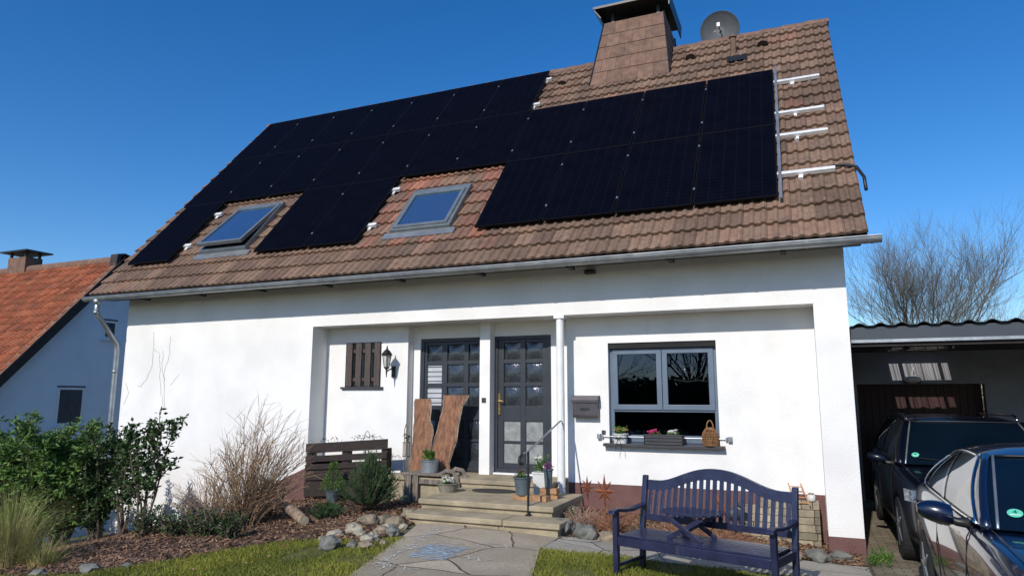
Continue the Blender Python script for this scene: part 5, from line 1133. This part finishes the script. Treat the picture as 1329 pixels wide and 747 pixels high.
# back wall with garage door opening
b=MB(); b.box(4.52,4.86,5.0,5.2,-.8,1.39); b.box(6.9,7.62,5.0,5.2,-.8,1.39); b.box(4.52,7.62,5.0,5.2,1.39,1.984); part('back_wall',b,'carportwall',cp)
gd=part('garage_door',MB().box(4.86,6.9,5.26,5.30,-.8,1.40),'reddoor',cp)
for k in range(17): 
    x=4.87+k*.12; part('door_board',MB().box(x,x+.108,5.245,5.259,-.78,1.38),'reddoor',gd)
b=MB(); b.box(7.55,7.68,5.21,5.34,-.8,1.98); part('post',b,'brown',cp); part('post',MB().box(9.1,9.22,.10,.22,-.8,1.78),'brown',cp); part('post',MB().box(9.1,9.22,2.6,2.72,-.8,1.98),'brown',cp); part('post',MB().box(9.1,9.22,5.1,5.22,-.8,1.98),'brown',cp)
wl=thing('garage_lamp','round white oval bulkhead lamp on the carport back wall above the cars','wall lamp',(5.78,4.95,1.45)); b=MB(); b.blob((5.78,4.93,1.47),.11,seed=1,sub=3,amp=0,sq=(1.3,.6,.65)); part('glass',b,'lampglass',wl,smooth=True); part('base',MB().box(5.64,5.92,4.93,4.998,1.40,1.44),'anth',wl,bevel=.01); part('stem',MB().tube([(5.78,4.93,1.5),(5.78,4.9,1.6),(5.80,4.88,1.68)],.02,6),'whitepaint',wl)

# ================================================================== CARS
def bake(o):
    dg=bpy.context.evaluated_depsgraph_get(); me=bpy.data.meshes.new_from_object(o.evaluated_get(dg)); o.modifiers.clear(); old=o.data; o.data=me; return o
def car(name,label,X,Y,Z,L,Wd,H,belt,paint,cowl,head,rr1,rr0,hood,wr=.33,whf=.82,whr=None,rails=False,arc=.0,suv=False):
    hw=Wd/2; o=thing(name,label,'car',(X,Y,Z)); whr=whr or L-.8
    def P_(nm,b,m,par=None,bev=0,sm=False,lab=None):
        q=part(nm,b,m,None,local=True,bevel=bev,smooth=sm,label=lab); q.parent=par or o; return q
    # lower body loft: stations along y (0 nose .. L tail)
    st=[(0.0,.80,.34,.62,hood-.16,hood-.13),(.10,.90,.22,.60,hood-.07,hood-.03),(.45,.97,.20,.62,hood-.0,hood+.045),(whf,1.0,.20,.64,hood+.05,hood+.085),(cowl,1.0,.20,.64,belt-.01,belt+.01),((cowl+rr0)/2,1.0,.19,.64,belt+.015,belt+.0),(rr0-.15,1.0,.19,.66,belt+.04,belt+.02),(L-.30,.98,.22,.66,belt+.01,belt+.02),(L-.08,.92,.26,.66,belt-.05,belt-.02),(L,.80,.38,.66,belt-.16,belt-.12)]
    rows=[]
    for (y,kw,zb,zm,zs_,zc) in st:
        w_=hw*kw; half=[(0,zb),(w_*.88,zb),(w_*.965,zb+.10),(w_*.985,zm-.12),(w_,zm+.06),(w_*.975,zs_-.05),(w_*.925,zs_+.004),(w_*.80,zs_+.02),(w_*.45,zc),(0,zc+.004)]
        ring=[(-a,z) for a,z in half[::-1]]+[(a,z) for a,z in half[1:-1]]
        rows.append([(a,y,z) for a,z in ring]+[(ring[0][0],y,ring[0][1])])
    b=MB(); n=len(rows[0])-1; vs=[p for r in rows for p in r[:-1]]; fs=[(i*n+k,i*n+(k+1)%n,(i+1)*n+(k+1)%n,(i+1)*n+k) for i in range(len(rows)-1) for k in range(n)]; fs.append(tuple(range(n))[::-1]); fs.append(tuple((len(rows)-1)*n+k for k in range(n)))
    b.add(vs,fs); body=P_('body',b,paint,sm=True)
    sm_=body.modifiers.new('s','SUBSURF'); sm_.levels=2; sm_.render_levels=2
    cut=MB()
    for yy in(whf,whr): cut.tube([(-hw-.1,yy,wr),(-hw+.30,yy,wr)],wr+.05,28); cut.tube([(hw-.30,yy,wr),(hw+.1,yy,wr)],wr+.05,28)
    co=part('cut',cut,paint,None,local=True); co.parent=o; co.hide_render=True
    bo=body.modifiers.new('b','BOOLEAN'); bo.object=co; bo.operation='DIFFERENCE'; bo.solver='EXACT'
    bpy.context.view_layer.update(); bake(body); bpy.data.objects.remove(co)
    for p in body.data.polygons: p.use_smooth=True
    # greenhouse
    wb=hw*.925; wt=hw*.70
    def lo(s): y=cowl+(rr0-cowl)*s; return (wb-.03*abs(2*s-1)**4, y, belt+.012+.03*s)
    def roofz(s): return H-.035-.045*(1-math.sin(PI*min(1,.12+s*.8)))-arc*s**2.2
    def up(s): y=head+(rr1-head)*s; return (wt-.05*max(0,s-.5), y, roofz(s))
    def sidep(s,t,off=0,sg=1):
        a=lo(s);c=up(s); bow=.035*math.sin(PI*t); x=a[0]*(1-t)+c[0]*t+bow+off; return (sg*x,a[1]*(1-t)+c[1]*t,a[2]*(1-t)+c[2]*t+off*.3)
    for sg in(-1,1):
        b=MB(); b.grid([[sidep(s/20,t/8,0,sg) for t in range(9)] for s in range(21)]); P_('side_window',b,'carglass',sm=True)
        for (s0,s1) in ((-.0,.05),(.50,.54),(.93,1.0)):
            b=MB(); b.grid([[sidep(s0+(s1-s0)*i/3,t/8,.006,sg) for t in range(9)] for i in range(4)]); P_('pillar',b,paint if s0!=.47 else 'black',sm=True)
        b=MB(); b.tube([sidep(s/20,0.02,.012,sg) for s in range(1,20)]+[sidep(.95,t/8,.012,sg) for t in range(1,8)]+[sidep(1-s/20,.97,.010,sg) for s in range(1,20)]+[sidep(.052,1-t/8,.010,sg) for t in range(1,9)],.009,6); P_('window_trim',b,'chrome' if not suv else 'black',sm=True)
        # doors: grooves and handles
        for yy in (cowl+.15,(cowl+rr0)/2+.08): 
            P_('door_seam',MB().tube([(sg*(hw*.985+.001),yy,.30),(sg*(hw*1.0),yy,.66),(sg*hw*.975,yy,belt-.07),(sg*hw*.93,yy,belt+.0)],.004,4),'black')
        for yy in ((cowl+rr0)/2-.10,rr0-.25): P_('door_handle',MB().tube([(sg*(hw-.01),yy-.09,belt-.115),(sg*(hw+.022),yy-.06,belt-.11),(sg*(hw+.022),yy+.06,belt-.108),(sg*(hw-.01),yy+.09,belt-.106)],.013,8),paint,sm=True)
        # mirror
        my=cowl+.28; mz=belt+.045; b=MB(); rowsm=[]
        for i in range(9):
            t=i/8; x=sg*(hw+.03+.20*t); rx=.5+.5*math.sin(PI*min(1,.25+t*.72)); hh=.075*rx*(1.0 if t<.9 else .7); dd=.085*rx
            rowsm.append([(x,my+ (dd*math.cos(a) if math.cos(a)<0 else .035*math.cos(a)),mz+.03*t+hh*math.sin(a)) for a in [2*PI*q/14 for q in range(15)]])
        b.grid(rowsm); b.add(rowsm[0][:-1],[tuple(range(14))]); b.add(rowsm[-1][:-1],[tuple(range(14))]); mo=P_('wing_mirror',b,paint,sm=True)
        P_('mirror_arm',MB().tube([(sg*(hw-.09),my-.02,belt-.0),(sg*(hw+.0),my-.0,belt+.0),(sg*(hw+.07),my,mz-.02)],[.04,.028,.025],8),'black',par=mo,sm=True)
        # headlight
        b=MB(); b.grid([[(sg*(hw*(.97-.42*u)-.02*u),-.02+.16*(1-u)**1.5+ .38*max(0,(.25-u))+.03*v ,hood-.22+.13*v*(1-.35*u)+.02*(1-u)) for u in [k/8 for k in range(9)]] for v in [k/3 for k in range(4)]]); P_('headlight',b,'headlight',sm=True)
        b=MB(); b.lathe([(0,0),(.05,.0),(.055,.012),(.03,.02),(0,.02)],(sg*hw*.72,-.035,.42),14,Matrix.Rotation(PI/2,4,'X')); P_('fog_lamp',b,'headlight')
        if rails: P_('roof_rail',MB().tube([(sg*(wt-.03),head+.1,H-.03),(sg*(wt-.03),head+.22,H+.03),(sg*(wt-.05),rr1-.15,H+.02),(sg*(wt-.05),rr1-.02,H-.06)],.015,8),'chrome',sm=True)
        for yy in(whf,whr):
            wheel=MB().lathe([(wr*.62,-.10),(wr*.95,-.10),(wr,-.07),(wr,.07),(wr*.95,.10),(wr*.62,.10)],(sg*(hw-.115),yy,wr),32,Matrix.Rotation(PI/2,4,'Y')); w1=P_('wheel',wheel,'tyre',sm=False)
            b=MB(); xx=sg*(hw-.03)
            for k in range(5):
                a=2*PI*k/5; 
                b.tube([(xx,yy,wr),(xx,yy+wr*.64*math.cos(a),wr+wr*.64*math.sin(a))],[.035,.022],6)
            b.tube([(xx,yy+wr*.64*math.cos(a),wr+wr*.64*math.sin(a)) for a in [2*PI*q/28 for q in range(28)]],.014,6,closed=True); P_('rim',b,'zinc',par=w1)
    # windscreen, rear window, roof
    def wsp(u,v,off=0):
        a=lo(0.0);c=up(0.0); x=(a[0]*(1-v)+c[0]*v)*(2*u-1); y=a[1]*(1-v)+c[1]*v-.16*(1-(2*u-1)**2)*(1-v*.35); z=a[2]*(1-v)+c[2]*v+.012*math.sin(PI*v)+.012*(1-(2*u-1)**2); return (x,y-off,z+off*.5)
    b=MB(); b.grid([[wsp(u/14,v/8) for u in range(15)] for v in range(9)]); wsn=P_('windscreen',b,'screenglass',sm=True)
    P_('windscreen_trim',MB().tube([wsp(.04,v/8,.012) for v in range(9)],.010,6),'zinc',sm=True); P_('windscreen_trim',MB().tube([wsp(.96,v/8,.012) for v in range(9)],.010,6),'zinc',sm=True); P_('windscreen_trim',MB().tube([wsp(.04+.92*u/14,1,.010) for u in range(15)],.008,6),'black',sm=True)
    for sg in(-1,1):
        b=MB(); b.tube([(sg*(lo(0)[0]*(1-t/8)+up(0)[0]*t/8+.018*math.sin(PI*t/8)-.012),lo(0)[1]*(1-t/8)+up(0)[1]*t/8,lo(0)[2]*(1-t/8)+up(0)[2]*t/8-.005) for t in range(9)],.034,10); P_('a_pillar',b,paint,sm=True)
    def rrp(u,v):
        a=lo(1.0);c=up(1.0); return ((a[0]*(1-v)+c[0]*v)*(2*u-1),a[1]*(1-v)+c[1]*v+.10*(1-(2*u-1)**2)*(1-v),a[2]*(1-v)+c[2]*v+.012*(1-(2*u-1)**2))
    b=MB(); b.grid([[rrp(u/10,v/5) for u in range(11)] for v in range(6)]); P_('rear_window',b,'carglass',sm=True)
    def rf(u,s): a=up(s); x=a[0]*(2*u-1); return (x,a[1]-(.10*(1-(2*u-1)**2) if s==0 else 0),a[2]+.055*(1-(2*u-1)**4)*(1 if 0<s<1 else .35)+.003)
    b=MB(); b.grid([[rf(u/14,s/16) for u in range(15)] for s in range(17)]); P_('roof',b,paint,sm=True)
    # grille, bumper intake, bonnet seams, wipers, plate holder
    b=MB(); 
    for k in range(4): b.box(-hw*.45,hw*.45,-.022,.03,hood-.30+.04*k,hood-.28+.04*k)
    P_('grille',b,'chrome' if suv else 'black'); P_('air_intake',MB().box(-hw*.5,hw*.5,-.012,.05,.26,.40),'black',bev=.01)
    P_('licence_plate',MB().box(-.26,.26,-.035,-.025,.45,.56),'whitepaint')
    for sg in(-1,1): P_('bonnet_seam',MB().tube([(sg*hw*.80,.2,hood+.015),(sg*hw*.84,whf,hood+.075),(sg*hw*.86,cowl-.05,belt+.012)],.004,4),'black')
    b=MB(); b.tube([wsp(.78,.03,.02),wsp(.50,.10,.025)],.007,5); b.tube([wsp(.42,.03,.02),wsp(.12,.12,.025)],.007,5); P_('wiper',b,'black')
    # interior mirror behind the glass shows as small bracket; round sticker low on the passenger side
    c=Vector(wsp(.10,.20,.0045)); e1=(Vector(wsp(.14,.20,.0045))-c).normalized(); e2=(Vector(wsp(.10,.30,.0045))-c).normalized()
    stc=P_('badge_sticker',MB().add([c+e1*.042*math.cos(t)+e2*.042*math.sin(t) for t in [2*PI*q/24 for q in range(24)]],[tuple(range(24))]),'sticker',par=wsn)
    cu=bpy.data.curves.new('t','FONT'); cu.body='4'; cu.size=.05; cu.align_x='CENTER'; cu.align_y='CENTER'; to_=bpy.data.objects.new('t',cu); COL.objects.link(to_); dg=bpy.context.evaluated_depsgraph_get(); me=bpy.data.meshes.new_from_object(to_.evaluated_get(dg)); bpy.data.objects.remove(to_)
    b=MB(); nrm=e1.cross(e2).normalized(); nrm=nrm if nrm.y<0 else -nrm; b.v=[tuple(c+e1*v.co.x+e2*(v.co.y+.008)+nrm*.002) for v in me.vertices]; b.f=[tuple(p.vertices) for p in me.polygons]; P_('number',b,'black',par=stc)
    b=MB(); b.grid([[tuple(c+e1*x+e2*(-.022+y)+nrm*.002) for x in(-.028,.028)] for y in(0,.007)]); P_('white_line',b,'white',par=stc)
    return o
M['windowtint']=M['carglass']
car('parked_car','glossy dark blue car with a green windscreen sticker nearest the camera on the driveway','%s'and 5.70,-5.68,g(5.7,-4)+.014,4.15,1.78,1.43,.965,'carblue',1.28,1.98,3.35,3.55,.86,wr=.31,whf=.80,arc=.10)
car('parked_car','very dark SUV with roof rails parked nose out under the carport','%s'and 5.80,-.78,-.76+.014,4.55,1.86,1.63,1.06,'carblack',1.15,1.80,3.95,4.25,.95,wr=.36,whf=.86,rails=True,suv=True)

# ================================================================== TREES
def bare_tree(name,x,y,h,sp,label,seed,limbs=8,depth=5,r0=.22,grp=None,z0=None,fan=1.0,kids=3,lf=.34):
    rr=random.Random(seed); z0=g(x,y)-.1 if z0 is None else z0; o=thing(name,label,'tree',(x,y,z0),0,grp); tb_=MB(); cb_=MB()
    fork=h*.16; tb_.tube([(x,y,z0),(x+rr.gauss(0,.06),y,z0+fork*.5),(x,y,z0+fork)],[r0*1.25,r0,r0*.95],8)
    def br(p,d,l,r,lev):
        n=4; P=[p]; dd=d
        for k in range(n):
            dd=(dd+Vector((rr.gauss(0,.10),rr.gauss(0,.10),.05+rr.gauss(0,.04)))).normalized(); P.append(P[-1]+dd*l/n)
        (tb_ if lev==0 else cb_).tube(P,[r*(1-.42*k/n) for k in range(n+1)],6 if lev<2 else (4 if lev<3 else 3),cap=False)
        if lev>=depth: return
        nk=kids+(1 if lev in(1,2) else 0)
        for q in range(nk):
            k=rr.randint(1,n) if q else n
            ax=dd.orthogonal().normalized(); ax.rotate(Matrix.Rotation(rr.uniform(0,6.28),3,dd)); ang=R(rr.uniform(18,46)) if q else R(rr.uniform(4,16))
            nd=(dd*math.cos(ang)+ax*math.sin(ang)+Vector((0,0,.08))).normalized(); br(P[k],nd,l*rr.uniform(.58,.78),r*(.50 if q else .58),lev+1)
    for i in range(limbs):
        a=2*PI*i/limbs+rr.gauss(0,.25); tl=R(rr.uniform(12,46)*fan); d=Vector((math.cos(a)*math.sin(tl)*sp,math.sin(a)*math.sin(tl)*sp,math.cos(tl))).normalized()
        br(Vector((x,y,z0+fork*rr.uniform(.7,1))),d,h*lf*rr.uniform(.85,1.1),r0*.42,0)
    part('trunk',tb_,'bark',o); part('crown',cb_,'branch',o); return o
bare_tree('bare_tree',10.6,36,18.0,.62,'large leafless tree with many fanning limbs rising behind the carport',5,limbs=9,depth=5,r0=.17,z0=-.9,fan=1.0,kids=4,lf=.215)
# beech hedge and shrubbery past the carport
def hedgebox(x0,x1,y0,y1,h,n,label,name='beech_hedge',m='beech',seed=1,ll=.085):
    rr=random.Random(seed); z0=g((x0+x1)/2,(y0+y1)/2); o=thing(name,label,'hedge',((x0+x1)/2,(y0+y1)/2,z0)); b=MB(); bs=MB()
    for i in range(n):
        f_=rr.random(); x=rr.uniform(x0,x1);y=rr.uniform(y0,y1) if f_>.5 else y0+rr.random()*.15; z=z0+h*rr.random()**.8*(1+.06*noise.noise(Vector((x*2,y,0))))
        leaf(b,(x,y,z),(rr.gauss(0,1),rr.gauss(0,1),rr.gauss(0,1)),ll,ll*.36,rr)
    for k in range(int((x1-x0)/.25)): x=x0+.25*k+.1; bs.tube([(x,(y0+y1)/2,z0-.1),(x+rr.gauss(0,.08),(y0+y1)/2,z0+h*.9)],[.02,.006],5)
    if ll>.2: part('added_dark_core',MB().box(x0+.2,x1-.2,y0+.25,y1-.25,z0,z0+h*.86),'earth',o)  # solid box added inside so the hedge reflects dark in the panes
    part('leaves',b,m,o); part('stems',bs,'bark',o)
hedgebox(8.0,14.5,10.8,11.8,3.1,15000,'golden brown beech hedge in the sun behind the right side of the carport')
# things across the street behind the viewer (they show as reflections in the panes)
GB='trees across the street'
for i,(x,y,h) in enumerate([(-9,-30,9.5),(-2,-32,10.5),(4.5,-29,9),(11,-33,10.5)]):
    bare_tree('bare_tree',x,y,h,1.1,['leafless street tree opposite the house, leftmost','leafless street tree opposite the front door','leafless street tree opposite the large window','leafless street tree opposite the driveway'][i],70+i,limbs=7,depth=4,r0=.2,grp=GB)
hedgebox(-16,18,-24.6,-23.4,2.5,20000,'long dark green hedge along the far side of the street','street_hedge','laurel',seed=6,ll=.26)
structure('road',drape('r',-60,60,-21,-16.2,2,.02,None),mat('asphalt',(.06,.06,.06),(.045,.045,.045),20,.9,.4,60))

# weeds in the paving beside the pillar and by the path
for i,(x,y,lab) in enumerate([(4.66,-.22,'green weed tuft growing in the paving at the white pillar foot'),(4.60,-.62,'small weed tuft in the paving joint in front of the pillar')]):
    o=thing('weed_tuft',lab,'weed',(x,y,g(x,y))); sprigs(o,(x,y,g(x,y)),26,.16,.16,'green',random.Random(i),.008,.05,up=.7)
fl=MB(); rr=random.Random(44)
for P,n in ((MU,420),(MR,260),(LW1,90),(LW2,60)):
    for x,y in scatter_in(P,n,rr):
        if y<-5.5: continue
        leaf(fl,(x,y,g(x,y)+.045),(rr.gauss(0,1),rr.gauss(0,1),rr.gauss(0,.15)),rr.uniform(.03,.06),rr.uniform(.01,.018),rr)
o=part('fallen_leaves',fl,'beech'); o['kind']='stuff'
